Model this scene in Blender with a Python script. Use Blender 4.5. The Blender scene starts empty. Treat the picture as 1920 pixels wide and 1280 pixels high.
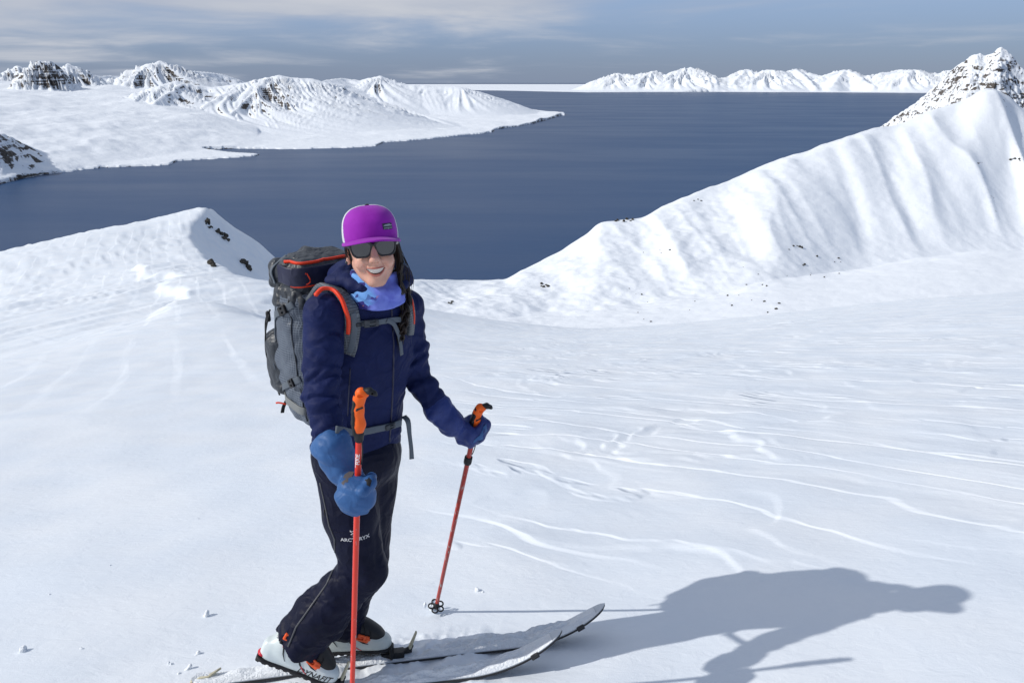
import bpy, bmesh, math, random
import numpy as np
from mathutils import Vector, Matrix
random.seed(7); np.random.seed(7)
scn = bpy.context.scene
COL = scn.collection

# ------------------------------------------------------------------ camera
F_PX = 1450.0; CX, CY = 960.0, 640.0           # focal length in pixels of the 1920 x 1280 photograph
PITCH = math.atan((640.0-152.0)/F_PX)          # camera looks down, sea horizon at row 152
CAM = np.array([0.0, 0.0, 2.1])
cd = bpy.data.cameras.new('camera'); cam = bpy.data.objects.new('camera', cd); COL.objects.link(cam)
cd.sensor_width = 36.0; cd.lens = 36.0*F_PX/1920.0; cd.clip_start = 0.05; cd.clip_end = 400000.0
cam.location = CAM; cam.rotation_euler = (math.pi/2-PITCH, 0, 0)
scn.camera = cam
scn.render.resolution_x = 1024; scn.render.resolution_y = 682

# ------------------------------------------------------------------ sun
SUNV = Vector((-1.368, -0.272, 1.0)).normalized()       # towards the sun
SUN_EL = math.asin(SUNV.z)
sl = bpy.data.lights.new('sun', 'SUN'); so = bpy.data.objects.new('sun', sl); COL.objects.link(so)
sl.energy = 3.1; sl.angle = math.radians(0.6); sl.color = (1.0, 0.965, 0.91)
so.rotation_euler = SUNV.to_track_quat('Z', 'Y').to_euler()

# ------------------------------------------------------------------ view
scn.view_settings.view_transform = 'Standard'; scn.view_settings.look = 'None'
scn.view_settings.gamma = 1.0; scn.view_settings.exposure = 0.07
scn.view_settings.use_curve_mapping = False

# ------------------------------------------------------------------ node helper
class NT:
    def __init__(self, tree): self.t = tree; self.n = tree.nodes; self.l = tree.links
    def add(self, typ, **kw):
        n = self.n.new(typ)
        ins = kw.pop('ins', {})
        for k, v in kw.items(): setattr(n, k, v)
        for k, v in ins.items(): self.set(n, k, v)
        return n
    def set(self, n, k, v):
        s = n.inputs[k]
        if isinstance(v, bpy.types.NodeSocket): self.l.new(v, s)
        elif isinstance(v, bpy.types.Node): self.l.new(v.outputs[0], s)
        else: s.default_value = v
    def math(self, op, a, b=None, c=None, clamp=False):
        n = self.add('ShaderNodeMath', operation=op, use_clamp=clamp)
        for i, v in enumerate((a, b, c)):
            if v is not None: self.set(n, i, v)
        return n.outputs[0]
    def mapr(self, v, a, b, c=0.0, d=1.0, smooth=True):
        n = self.add('ShaderNodeMapRange', interpolation_type='SMOOTHSTEP' if smooth else 'LINEAR')
        for i, x in enumerate((v, a, b, c, d)): self.set(n, i, x)
        return n.outputs[0]
    def mix(self, f, a, b):
        n = self.add('ShaderNodeMix', data_type='RGBA')
        self.set(n, 0, f); self.set(n, 6, a); self.set(n, 7, b)
        return n.outputs[2]
    def noise(self, vec, scale=1.0, detail=4.0, rough=0.5, dist=0.0):
        n = self.add('ShaderNodeTexNoise')
        if vec is not None: self.set(n, 'Vector', vec)
        self.set(n, 'Scale', scale); self.set(n, 'Detail', detail); self.set(n, 'Roughness', rough); self.set(n, 'Distortion', dist)
        return n.outputs[0]
    def mapping(self, vec, scale=(1, 1, 1), rot=(0, 0, 0), loc=(0, 0, 0)):
        n = self.add('ShaderNodeMapping')
        self.set(n, 0, vec); self.set(n, 1, loc); self.set(n, 2, rot); self.set(n, 3, scale)
        return n.outputs[0]

# ------------------------------------------------------------------ world: high thin overcast over a clear sky
w = bpy.data.worlds.new('World'); scn.world = w; w.use_nodes = True
T = NT(w.node_tree); T.n.clear()
sky = T.add('ShaderNodeTexSky', sky_type='NISHITA', sun_disc=False, sun_elevation=SUN_EL,
            sun_rotation=math.atan2(SUNV.x, SUNV.y), altitude=500.0, air_density=1.0, dust_density=0.4, ozone_density=1.5)
tc = T.add('ShaderNodeTexCoord'); sep = T.add('ShaderNodeSeparateXYZ', ins={0: tc.outputs['Generated']})
el = sep.outputs[2]
inv = T.math('DIVIDE', 1.0, T.math('ADD', T.math('MAXIMUM', el, 0.0), 0.07))
flat = T.add('ShaderNodeCombineXYZ', ins={0: T.math('MULTIPLY', sep.outputs[0], inv), 1: T.math('MULTIPLY', sep.outputs[1], inv), 2: 0.0})
pv = T.mapping(flat.outputs[0], scale=(0.55, 0.5, 1), loc=(3.1, 1.7, 0.0), rot=(0, 0, 0.25))
n1 = T.noise(pv, 0.75, 7.0, 0.55, 0.35)
n2 = T.noise(T.mapping(tc.outputs['Generated'], scale=(4, 4, 22), loc=(1.3, 0.2, 0.4)), 1.0, 6.0, 0.55, 0.5)
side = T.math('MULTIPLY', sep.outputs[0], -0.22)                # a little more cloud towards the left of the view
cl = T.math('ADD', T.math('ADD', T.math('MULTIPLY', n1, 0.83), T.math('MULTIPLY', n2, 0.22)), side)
lift = T.math('ADD', T.mapr(el, 0.03, 0.11, -0.22, 0.08), T.mapr(el, 0.25, 0.75, 0.0, -0.20))     # clear low band; clouds thinned overhead, out of view, to lower the ambient light
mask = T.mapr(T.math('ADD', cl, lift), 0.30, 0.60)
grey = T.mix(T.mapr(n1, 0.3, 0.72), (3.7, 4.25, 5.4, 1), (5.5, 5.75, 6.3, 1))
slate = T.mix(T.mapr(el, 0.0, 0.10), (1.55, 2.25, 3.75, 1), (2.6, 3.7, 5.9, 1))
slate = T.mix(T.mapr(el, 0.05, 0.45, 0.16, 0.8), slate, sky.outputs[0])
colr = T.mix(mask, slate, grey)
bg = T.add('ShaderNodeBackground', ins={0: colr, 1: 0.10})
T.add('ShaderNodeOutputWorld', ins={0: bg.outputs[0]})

# ------------------------------------------------------------------ pixel helpers
cp, sp = math.cos(PITCH), math.sin(PITCH)
def ray(px, py):
    u = (px-CX)/F_PX; v = (CY-py)/F_PX
    return np.array([u, cp+v*sp, -sp+v*cp])
def at(px, py, Y):
    """point on the pixel's ray at forward distance Y"""
    d = ray(px, py); return CAM + d*(Y/d[1])
def at_d(px, py, dist):
    """point on the pixel's ray at horizontal distance dist"""
    d = ray(px, py); return CAM + d*(dist/math.hypot(d[0], d[1]))
def az_tan(px, py):
    d = ray(px, py); h = math.hypot(d[0], d[1]); return math.atan2(d[0], d[1]), d[2]/h

# ------------------------------------------------------------------ vectorised gradient noise
_rg = np.random.RandomState(5)
_PM = np.tile(_rg.permutation(256), 3).astype(np.int32)
_GA = (_rg.rand(256)*2*math.pi).astype(np.float32); _GC = np.cos(_GA); _GS = np.sin(_GA)
_g3 = _rg.normal(size=(256, 3)); _g3 = (_g3/np.linalg.norm(_g3, axis=1)[:, None]).astype(np.float32)
_G3X, _G3Y, _G3Z = [np.ascontiguousarray(_g3[:, k]) for k in range(3)]
def pn2(x, y, seed=0):
    x = np.asarray(x)+seed*17.31; y = np.asarray(y)+seed*9.77
    x0 = np.floor(x); y0 = np.floor(y); fx = (x-x0).astype(np.float32); fy = (y-y0).astype(np.float32)
    ix = x0.astype(np.int32) & 255; iy = y0.astype(np.int32) & 255
    p0 = _PM[ix]+iy; p1 = _PM[ix+1]+iy
    def g(h, ox, oy):
        k = _PM[h]; return _GC[k]*(fx-ox)+_GS[k]*(fy-oy)
    u = fx*fx*fx*(fx*(fx*6-15)+10); v = fy*fy*fy*(fy*(fy*6-15)+10)
    a = g(p0, 0, 0); b = g(p1, 1, 0); c = g(p0+1, 0, 1); d = g(p1+1, 1, 1)
    a = a+(b-a)*u; c = c+(d-c)*u
    return 1.5*(a+(c-a)*v)
def fbm2(x, y, octv=5, seed=0, gain=0.5, lac=2.03):
    s = 0.0; a = 1.0
    for i in range(octv):
        s = s+a*pn2(x, y, seed+i); x = x*lac+3.7; y = y*lac+1.3; a *= gain
    return s
def ridged2(x, y, octv=5, seed=0, gain=0.5, lac=2.05):
    s = 0.0; a = 1.0
    for i in range(octv):
        s = s+a*(1-2*np.abs(pn2(x, y, seed+i))); x = x*lac+5.1; y = y*lac+2.9; a *= gain
    return s
def pn3(x, y, z, seed=0):
    x = np.asarray(x)+seed*17.31; y = np.asarray(y)+seed*9.77; z = np.asarray(z)+seed*5.13
    x0 = np.floor(x); y0 = np.floor(y); z0 = np.floor(z)
    fx = (x-x0).astype(np.float32); fy = (y-y0).astype(np.float32); fz = (z-z0).astype(np.float32)
    ix = x0.astype(np.int32) & 255; iy = y0.astype(np.int32) & 255; iz = z0.astype(np.int32) & 255
    u = fx*fx*(3-2*fx); v = fy*fy*(3-2*fy); w_ = fz*fz*(3-2*fz)
    pa = _PM[ix]+iy; pb = _PM[ix+1]+iy
    def g(h, ox, oy, oz):
        k = _PM[h]; return _G3X[k]*(fx-ox)+_G3Y[k]*(fy-oy)+_G3Z[k]*(fz-oz)
    def pl(oz):
        a = g(_PM[pa]+iz+oz, 0, 0, oz); b = g(_PM[pb]+iz+oz, 1, 0, oz); a = a+(b-a)*u
        c = g(_PM[pa+1]+iz+oz, 0, 1, oz); d = g(_PM[pb+1]+iz+oz, 1, 1, oz); c = c+(d-c)*u
        return a+(c-a)*v
    a = pl(0); b = pl(1)
    return 1.4*(a+(b-a)*w_)
def sstep(a, b, x):
    t = np.clip((x-a)/(b-a), 0, 1); return t*t*(3-2*t)

# ------------------------------------------------------------------ object helpers
def mesh_np(name, V, Fq, smooth=True, extra=None):
    """mesh from numpy vertices and an (n,3) or (n,4) face array, plus optional triangles"""
    V = np.asarray(V, np.float32); Fq = np.asarray(Fq, np.int32); k = Fq.shape[1]
    loops = Fq.ravel(); starts = np.arange(0, Fq.size, k, dtype=np.int32)
    if extra is not None and len(extra):
        ex = np.asarray(extra, np.int32); starts = np.concatenate([starts, Fq.size+np.arange(0, ex.size, 3, dtype=np.int32)]); loops = np.concatenate([loops, ex.ravel()])
    me = bpy.data.meshes.new(name)
    me.vertices.add(len(V)); me.vertices.foreach_set('co', V.ravel())
    me.loops.add(len(loops)); me.loops.foreach_set('vertex_index', loops)
    me.polygons.add(len(starts)); me.polygons.foreach_set('loop_start', starts)
    me.polygons.foreach_set('use_smooth', np.full(len(starts), smooth, bool))
    me.update(calc_edges=True)
    return me
def link(name, me, mat=None, parent=None):
    o = bpy.data.objects.new(name, me); COL.objects.link(o)
    if mat is not None and me is not None: me.materials.append(mat)
    if parent is not None: o.parent = parent
    return o
def tag(o, label=None, cat=None, group=None, kind=None):
    if label: o['label'] = label
    if cat: o['category'] = cat
    if group: o['group'] = group
    if kind: o['kind'] = kind
    return o
def empty(name, loc=(0, 0, 0)):
    o = bpy.data.objects.new(name, None); COL.objects.link(o); o.location = loc; o.empty_display_size = 0.1
    return o
def grid_faces(nr, nc, wrap=False):
    i = np.arange(nr-1)[:, None]; j = np.arange(nc if wrap else nc-1)[None, :]
    a = i*nc+j; b = i*nc+(j+1) % nc
    return np.stack([a, b, b+nc, a+nc], -1).reshape(-1, 4)
# ================================================================== materials of the setting
def new_mat(name):
    m = bpy.data.materials.new(name); m.use_nodes = True
    t = NT(m.node_tree); t.n.clear()
    out = t.add('ShaderNodeOutputMaterial'); p = t.add('ShaderNodeBsdfPrincipled')
    t.l.new(p.outputs[0], out.inputs[0])
    return m, t, p
def bump(t, h, strength, dist, nrm=None):
    b = t.add('ShaderNodeBump'); t.set(b, 'Height', h); t.set(b, 'Strength', strength); t.set(b, 'Distance', dist)
    if nrm is not None: t.set(b, 'Normal', nrm)
    return b.outputs[0]

def snow_near():
    m, t, p = new_mat('wind_packed_snow')
    pos = t.add('ShaderNodeNewGeometry').outputs['Position']
    fine = t.noise(pos, 260.0, 3.0, 0.6)
    mid = t.noise(t.mapping(pos, scale=(9, 14, 9), rot=(0, 0, 0.35)), 1.0, 6.0, 0.62, 0.4)
    big = t.noise(pos, 1.1, 4.0, 0.5)
    xyz = t.add('ShaderNodeSeparateXYZ', ins={0: pos})
    ratio = t.math('DIVIDE', xyz.outputs[0], t.math('MAXIMUM', xyz.outputs[1], 0.5))
    right = t.math('MULTIPLY', t.mapr(ratio, -0.16, 0.02), t.mapr(xyz.outputs[1], 2.9, 3.9))
    def layers(rot, fx, fy, warp, sharp, loc):
        q = t.mapping(pos, rot=(0, 0, rot), loc=loc)
        sy = t.add('ShaderNodeSeparateXYZ', ins={0: q}).outputs[1]
        n_ = t.noise(t.mapping(q, scale=(fx*0.5, fx*1.6, fx)), 1.0, 5.0, 0.55, 0.6)
        v = t.math('FRACT', t.math('ADD', t.math('MULTIPLY', sy, fy), t.math('MULTIPLY', n_, warp)))
        return t.math('SUBTRACT', v, t.mapr(v, 1.0-sharp, 1.0))
    def patch(sc, loc, a_, b_): return t.mapr(t.noise(t.mapping(pos, scale=(sc, sc*1.3, sc), loc=loc), 1.0, 3.0, 0.55), a_, b_)
    l1 = t.math('MULTIPLY', layers(0.80, 0.28, -1.7, 4.6, 0.10, (0, 0, 0)), t.math('MULTIPLY', right, patch(0.45, (3, 1, 0), 0.36, 0.54)))
    l2 = t.math('MULTIPLY', layers(0.70, 0.18, -0.55, 5.0, 0.07, (5, 2, 0)), t.math('MULTIPLY', right, patch(0.22, (7, 4, 0), 0.36, 0.52)))
    left = t.math('MULTIPLY', t.mapr(ratio, -0.10, -0.30), t.mapr(xyz.outputs[1], 5.0, 16.0))
    l3 = t.math('MULTIPLY', layers(1.15, 0.10, -0.9, 2.0, 0.2, (2, 9, 0)), t.math('MULTIPLY', left, patch(0.10, (1, 6, 0), 0.36, 0.56)))
    nb = bump(t, l2, 0.9, 0.030)
    nb = bump(t, l1, 0.95, 0.019, nb)
    nb = bump(t, l3, 0.6, 0.03, nb)
    nb = bump(t, mid, 0.45, 0.014, nb)
    nb = bump(t, fine, 0.5, 0.0018, nb)
    c = t.mix(t.mapr(big, 0.3, 0.7), (0.765, 0.82, 0.885, 1), (0.825, 0.86, 0.90, 1))
    t.set(p, 'Base Color', c); t.set(p, 'Roughness', 0.55); t.set(p, 'Normal', nb)
    t.set(p, 'Specular IOR Level', 0.3)
    return m
def snow_rock(name, zc, band=0.0, amount=0.5, sx=0.004, rock=((0.05, 0.045, 0.042, 1), (0.14, 0.12, 0.105, 1)), slope=(0.80, 0.55),
              bumpd=6.0, bscale=0.02, stw=0.30):
    """snow that lets rock through on the steep faces; sx = pattern frequency per metre"""
    m, t, p = new_mat(name)
    geo = t.add('ShaderNodeNewGeometry'); pos = geo.outputs['Position']
    nz = t.add('ShaderNodeSeparateXYZ', ins={0: geo.outputs['Normal']}).outputs[2]
    a = t.noise(pos, sx, 8.0, 0.68, 0.3)
    b = t.noise(t.mapping(pos, scale=(sx*0.35, sx*0.35, sx*zc)), 1.0, 5.0, 0.6, 0.2)
    st = t.mapr(nz, slope[0], slope[1])
    v = t.math('ADD', t.math('MULTIPLY', a, 0.62), t.math('MULTIPLY', b, 0.38+band))
    v = t.math('ADD', v, t.math('MULTIPLY', st, stw))
    mk = t.mapr(v, 0.56+stw-amount*0.5, 0.62+stw-amount*0.5)
    mk = t.math('MULTIPLY', mk, t.mapr(st, 0.02, 0.25))
    rc = t.mix(t.mapr(t.noise(pos, sx*6, 5.0, 0.6), 0.3, 0.7), rock[0], rock[1])
    c = t.mix(mk, (0.83, 0.865, 0.91, 1), rc)
    t.set(p, 'Base Color', c); t.set(p, 'Roughness', t.mapr(mk, 0, 1, 0.6, 0.9)); t.set(p, 'Specular IOR Level', 0.15)
    h = t.noise(pos, bscale, 8.0, 0.62)
    t.set(p, 'Normal', bump(t, h, 0.6, bumpd))
    return m

def rbf_tps(P, val, smooth=1e-3):
    P = np.asarray(P, float); n = len(P)
    def phi(d2): return 0.5*d2*np.log(d2+1e-9)
    d2 = ((P[:, None]-P[None])**2).sum(-1)
    A = np.zeros((n+3, n+3)); A[:n, :n] = phi(d2)+smooth*np.eye(n)
    A[:n, n] = 1; A[:n, n+1:] = P; A[n, :n] = 1; A[n+1:, :n] = P.T
    c = np.linalg.solve(A, np.concatenate([val, np.zeros(3)]))
    def f(x, y):
        s = c[n]+c[n+1]*x+c[n+2]*y
        for k in range(n): s = s+c[k]*phi((x-P[k, 0])**2+(y-P[k, 1])**2)
        return s
    return f

# ================================================================== the slope in the foreground
SEA = -500.0
G0 = 0.6; GX, GY = 0.05, -0.25                        # slope at the skier's feet: falls away from the camera
B_AZ = np.radians([-180, -60, -34, -21, -6, 6, 20, 34, 50, 180])
B_V = np.array([0.0002, .0006, .0006, .0007, .00085, .0008, .00050, .00024, .0001, .0001])
def base_ground(x, y):
    r = np.hypot(x, y); az = np.arctan2(x, y)
    back = sstep(0.0, -6.0, y)
    z = G0+GX*x+GY*np.where(y < 0, y*(1-0.55*back), y)
    rr = np.minimum(r, 120.0)
    z = z-np.interp(az, B_AZ, B_V)*rr*rr*sstep(-2, 3, y)
    # past its crest the slope steepens towards the valley
    front = sstep(-20, 20, y)
    z = z-front*(np.maximum(r-70.0, 0)**1.5)*0.016
    return z
# the knoll on the left: (pixel x, pixel y, distance)
KN = [(0, 507, 72), (110, 470, 78), (200, 441, 84), (280, 420, 90), (335, 402, 95), (365, 398, 97), (392, 399, 98),
      (-150, 570, 66), (-330, 640, 62),
      (0, 600, 44), (0, 690, 20), (120, 560, 52), (200, 520, 60), (270, 508, 58), (340, 455, 80), (300, 460, 76),
      (150, 640, 30), (300, 600, 34), (352, 500, 62), (420, 523, 52), (345, 560, 42), (400, 580, 30), (250, 700, 16),
      (150, 800, 9), (500, 545, 42), (450, 600, 24), (440, 400, 100), (500, 402, 101), (420, 455, 82), (480, 470, 80), (450, 497, 66)]
P, val = [], []
for (px, py, d) in KN:
    q = at_d(px, py, d); P.append(q[:2]); val.append(q[2]-base_ground(np.array(q[0]), np.array(q[1])))
for (x, y) in [(0, 2.4), (-3, 3), (3, 3), (0, 8), (0, 18), (0, 40), (0, 70), (10, 20), (20, 40), (25, 12), (60, 60), (40, 90), (0, 110),
               (30, 130), (-8, 30), (0, 0), (-10, -10), (10, -10), (-30, -5), (-60, 0), (80, 20), (-6, 6)]:
    P.append((x, y)); val.append(0.0)
for (x, y, v) in [(-20, 150, -25), (-60, 160, -32), (-110, 140, -30), (-140, 90, -22), (-120, 40, -8)]:
    P.append((x, y)); val.append(float(v))
def line_sd(pl, x, y):
    """signed distance to a plan polyline (positive on its right-hand side seen from the camera) and place along it"""
    best = np.full(np.shape(x), 1e9); sd = np.zeros(np.shape(x)); tt = np.zeros(np.shape(x))
    for i in range(len(pl)-1):
        a, b = pl[i], pl[i+1]; ab = b-a; L2 = ab@ab
        t = np.clip(((x-a[0])*ab[0]+(y-a[1])*ab[1])/L2, 0, 1); dx = x-a[0]-t*ab[0]; dy = y-a[1]-t*ab[1]; d = np.hypot(dx, dy)
        side = np.sign((x-a[0])*ab[1]-(y-a[1])*ab[0]); m = d < best
        best = np.where(m, d, best); sd = np.where(m, d*side, sd); tt = np.where(m, i+t, tt)
    return sd, tt
CREST = np.array([at_d(a, b, d)[:2] for a, b, d in [(500, 545, 40), (425, 523, 51), (385, 498, 63), (352, 458, 80), (372, 425, 90), (393, 399, 98), (396, 390, 130), (380, 380, 170)]])
SCARP = np.array([at_d(a, b, d)[:2] for a, b, d in [(300, 645, 28), (348, 612, 33), (340, 585, 38), (352, 560, 43), (300, 530, 50), (268, 507, 58), (262, 495, 64)]])
KF = rbf_tps(np.array(P)/50.0, np.array(val), 2e-4)
def knoll(x, y):
    k = KF(np.asarray(x)/50.0, np.asarray(y)/50.0)
    r = np.hypot(x, y)
    k = k*sstep(4.0, 14.0, r)*sstep(-40, 0, y)*sstep(40, 10, x-0.15*y)*sstep(230, 140, r)
    # steep lee face right of the crest line, under a slightly overhanging lip
    e, t = line_sd(CREST, x, y); fade = sstep(0.4, 1.6, t)
    ee = e+0.5*fbm2(x*0.18, y*0.18, 3, 17)
    k = k-fade*0.86*(np.sqrt(np.maximum(ee, 0)**2+0.25)-0.5)*sstep(200, 150, r)+fade*0.35*np.exp(-(np.minimum(ee, 0)/2.2)**2)*sstep(1.2, -0.2, ee)
    # a low broken scarp facing the sun
    e, t = line_sd(SCARP, x, y); e = e+0.9*fbm2(x*0.22, y*0.22, 4, 19)
    k = k+0.38*sstep(-0.75, 0.35, e)*np.exp(-np.maximum(e, 0)/7.0)*sstep(0.0, 0.7, t)*sstep(len(SCARP)-1, len(SCARP)-2.2, t)
    return k
def saw(s, edge=0.14):
    edge = np.clip(edge, 0.02, 0.5); f = np.floor(s); t = s-f
    return np.where(t < 1-edge, t/(1-edge), 1-sstep(0, 1, (t-(1-edge))/edge))
def snow_detail(x, y):
    r = np.hypot(x, y); az = np.degrees(np.arctan2(x, y))
    # broad undulation
    z = 0.030*pn2(x*0.55, y*0.5, 11)+0.012*pn2(x*1.6+4, y*1.5, 12)
    right = sstep(-9, 6, az)*sstep(3.0, 3.7, r+0.35*pn2(x*0.9, y*0.9, 5)-0.03*(az-10))
    # wind crust: eroded layers whose broken edges face the wind (towards the left and the camera)
    wx = x+0.40*pn2(x*0.8, y*0.8, 21)+0.10*pn2(x*3.1, y*3.1, 22); wy = y+0.34*pn2(x*0.8+9, y*0.8, 23)+0.08*pn2(x*3.3, y*2.9+5, 24)
    lay = (0.66*wx+0.75*wy)*0.75+1.4*fbm2(wx*0.33, wy*0.40, 3, 31)
    m1 = sstep(-0.15, 0.35, pn2(x*0.55+7, y*0.45, 41))
    z = z+right*(0.35+0.65*m1)*0.022*saw(-lay*1.0, 0.07+0.010*r)*np.minimum(1, 6/r)**0.1
    lay2 = (0.55*wx+0.83*wy)*2.2+2.2*fbm2(wx*0.42, wy*0.8, 3, 51)
    m2 = sstep(0.0, 0.45, pn2(x*0.42+2, y*0.5+8, 61))
    z = z+right*m2*0.016*saw(-lay2, 0.10+0.024*r)*sstep(3.2, 4.5, r)
    # fine streaks of the far right part
    lay3 = y*2.9+1.4*x+1.8*fbm2(x*0.22, y*0.7, 3, 71)
    z = z+right*sstep(6, 10, r)*sstep(-.1, .4, pn2(x*0.16, y*0.22, 81))*0.026*saw(-lay3*0.55, 0.06+0.020*r)
    # left of the skier: smooth, only thin scratches
    left = sstep(-2, -14, az)
    q = (0.55*x+0.84*y); e = (0.84*x-0.55*y)
    z = z+left*sstep(4, 9, r)*sstep(60, 30, r)*0.014*saw(q*0.9+1.2*fbm2(q*0.5, e*0.13, 3, 91), 0.2)*sstep(-.1, .5, pn2(q*.3, e*.12, 95))
    # knoll: coarse sastrugi running down its back
    kn = sstep(26, 46, r)*sstep(-6, -13, az)
    q = (0.86*x-0.50*y); e = (0.50*x+0.86*y)
    face = sstep(2.5, 0.0, line_sd(CREST, x, y)[0])
    sas = ridged2(e*0.045+0.4*pn2(x*.05, y*.05, 3), q*0.26, 4, 101, 0.6)
    z = z+kn*face*(0.05+0.10*sstep(-.2, .4, pn2(x*.06, y*.06, 105)))*sas
    z = z+sstep(20, 40, r)*sstep(-9, -15, az)*face*0.13*saw(q*0.34+1.3*fbm2(e*0.05, q*0.2, 4, 111), 0.25)
    return z
def ski_zone(x, y):
    """trampled, slightly mounded snow round the skis"""
    a = np.array([-1.25, 2.30]); d = np.array([.987, .160]); t = np.clip((x-a[0])*d[0]+(y-a[1])*d[1], 0, 1.35)
    w = (y-a[1]-d[1]*t)*d[0]-(x-a[0]-d[0]*t)*d[1]
    e = np.hypot(x-a[0]-d[0]*t, y-a[1]-d[1]*t)
    m = sstep(.42, .24, e)
    lump = .010+.012*fbm2(x*9, y*9, 4, 821)+.006*pn2(x*28, y*28, 825)
    mid = np.exp(-((w-.085)/.07)**2)*sstep(.1, .5, t)*sstep(1.35, 1.1, t)
    return m, sstep(.30, .16, e)*lump*sstep(1.34, 1.0, t)*(sstep(.30, .62, t)*1.0)+mid*(.030+.020*fbm2(x*8, y*8, 4, 831))
def ground_z(x, y):
    x = np.asarray(x, float); y = np.asarray(y, float)
    m, lump = ski_zone(x, y)
    return base_ground(x, y)+knoll(x, y)+snow_detail(x, y)*(1-m)+lump
def foot_z(x, y): return float(ground_z(np.array([x]), np.array([y]))[0])

azs = np.concatenate([np.linspace(-180, -46, 40, endpoint=False), np.linspace(-46, 42, 780, endpoint=False), np.linspace(42, 180, 40, endpoint=False)])
azs = np.radians(azs); nr = 640
rs = np.concatenate([np.geomspace(0.25, 1.3, 16, endpoint=False), np.geomspace(1.3, 60, 500, endpoint=False), np.geomspace(60, 240, 110)])
R, A = np.meshgrid(rs, azs, indexing='ij')
X = R*np.sin(A); Y = R*np.cos(A)
Z = ground_z(X, Y)
V = np.stack([X, Y, Z], -1).reshape(-1, 3)
Fg = grid_faces(len(rs), len(azs), wrap=True)[:, ::-1]
# close the small hole under the photographer
c0 = len(V); V = np.vstack([V, [[0, 0, foot_z(0, 0)]]])
nA = len(azs)
M_SNOW = snow_near()
me = mesh_np('snow_ground', V, Fg, extra=np.array([[c0, (j+1) % nA, j] for j in range(nA)]))
ground = tag(link('snow_ground', me, M_SNOW), kind='structure')

# ================================================================== the bowl and ridge on the right
RIDGE = [(500, 560, 430), (640, 540, 450), (770, 524, 470), (870, 525, 500), (940, 525, 515), (985, 503, 530), (1050, 470, 550), (1100, 438, 565), (1130, 416, 570), (1185, 410, 580),
         (1200, 408, 585), (1240, 388, 600), (1300, 362, 620), (1350, 345, 640), (1470, 295, 690), (1500, 287, 700), (1560, 265, 725), (1640, 241, 760), (1680, 235, 775), (1750, 205, 800), (1800, 190, 820), (1855, 166, 840),
         (1890, 180, 850), (1920, 203, 860), (2050, 250, 880), (2300, 290, 900)]
ra = np.array([az_tan(a, b)[0] for a, b, d in RIDGE]); rt = np.array([az_tan(a, b)[1] for a, b, d in RIDGE]); rd = np.array([d for a, b, d in RIDGE], float)
# bowl floor / foot of the face: (pixel x, pixel y, distance)
FOOT = [(500, 640, 360), (770, 575, 400), (870, 590, 390), (1000, 590, 400), (1150, 575, 415), (1300, 560, 430), (1450, 525, 470), (1600, 505, 540), (1750, 480, 600), (1850, 470, 640), (1920, 470, 660), (2300, 430, 700)]
fa = np.array([az_tan(a, b)[0] for a, b, d in FOOT]); ft = np.array([az_tan(a, b)[1] for a, b, d in FOOT]); fd = np.array([d for a, b, d in FOOT], float)
NEAR = [(500, 700, 250), (770, 690, 250), (1000, 680, 260), (1300, 640, 280), (1600, 610, 300), (1920, 590, 330), (2300, 540, 350)]
na_ = np.array([az_tan(a, b)[0] for a, b, d in NEAR]); nt_ = np.array([az_tan(a, b)[1] for a, b, d in NEAR]); nd_ = np.array([d for a, b, d in NEAR], float)
def pchip(xk, yk, x):
    h = np.diff(xk); dl = np.diff(yk)/h; d = np.zeros_like(yk)
    for i in range(1, len(xk)-1):
        if dl[i-1]*dl[i] > 0:
            w1 = 2*h[i]+h[i-1]; w2 = h[i]+2*h[i-1]; d[i] = (w1+w2)/(w1/dl[i-1]+w2/dl[i])
    d[0] = dl[0]; d[-1] = dl[-1]
    k = np.clip(np.searchsorted(xk, x)-1, 0, len(xk)-2); t = (x-xk[k])/h[k]
    return (yk[k]*(1+2*t)*(1-t)**2+h[k]*d[k]*t*(1-t)**2+yk[k+1]*t*t*(3-2*t)+h[k]*d[k+1]*t*t*(t-1))
na, nv = 500, 290
aa = np.linspace(fa[0], fa[-1], na)
Rr = pchip(ra, rd, aa); Zr = CAM[2]+Rr*pchip(ra, rt, aa)
Rf = pchip(fa, fd, aa); Zf = CAM[2]+Rf*pchip(fa, ft, aa)
Rn = np.interp(aa, na_, nd_); Zn = CAM[2]+Rn*np.interp(aa, na_, nt_)
vv = np.concatenate([np.linspace(0, 1, 60, endpoint=False), np.linspace(1, 2, 190, endpoint=False), np.linspace(2, 3, 40)])
X = np.zeros((nv, na)); Y = X.copy(); Z = X.copy()
for i, v in enumerate(vv):
    if v < 1:
        r = Rn+(Rf-Rn)*v; z = Zn+(Zf-Zn)*(v*v*0.25+v*0.75)
    elif v < 2:
        t = v-1; r = Rf+(Rr-Rf)*t
        s = 0.42*t+0.58*(t*t*(1.9-0.9*t))                       # concave apron, steep head wall
        z = Zf+(Zr-Zf)*s
    else:
        t = v-2; r = Rr+t*260.0; z = Zr-t*60-t*t*330
    Z[i] = z; X[i] = r*np.sin(aa); Y[i] = r*np.cos(aa)
VV = vv[:, None]*np.ones(na)[None]; AD = np.degrees(aa)[None]*np.ones(nv)[:, None]
up = sstep(1.0, 1.35, VV)*sstep(2.0, 1.90, VV)
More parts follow.
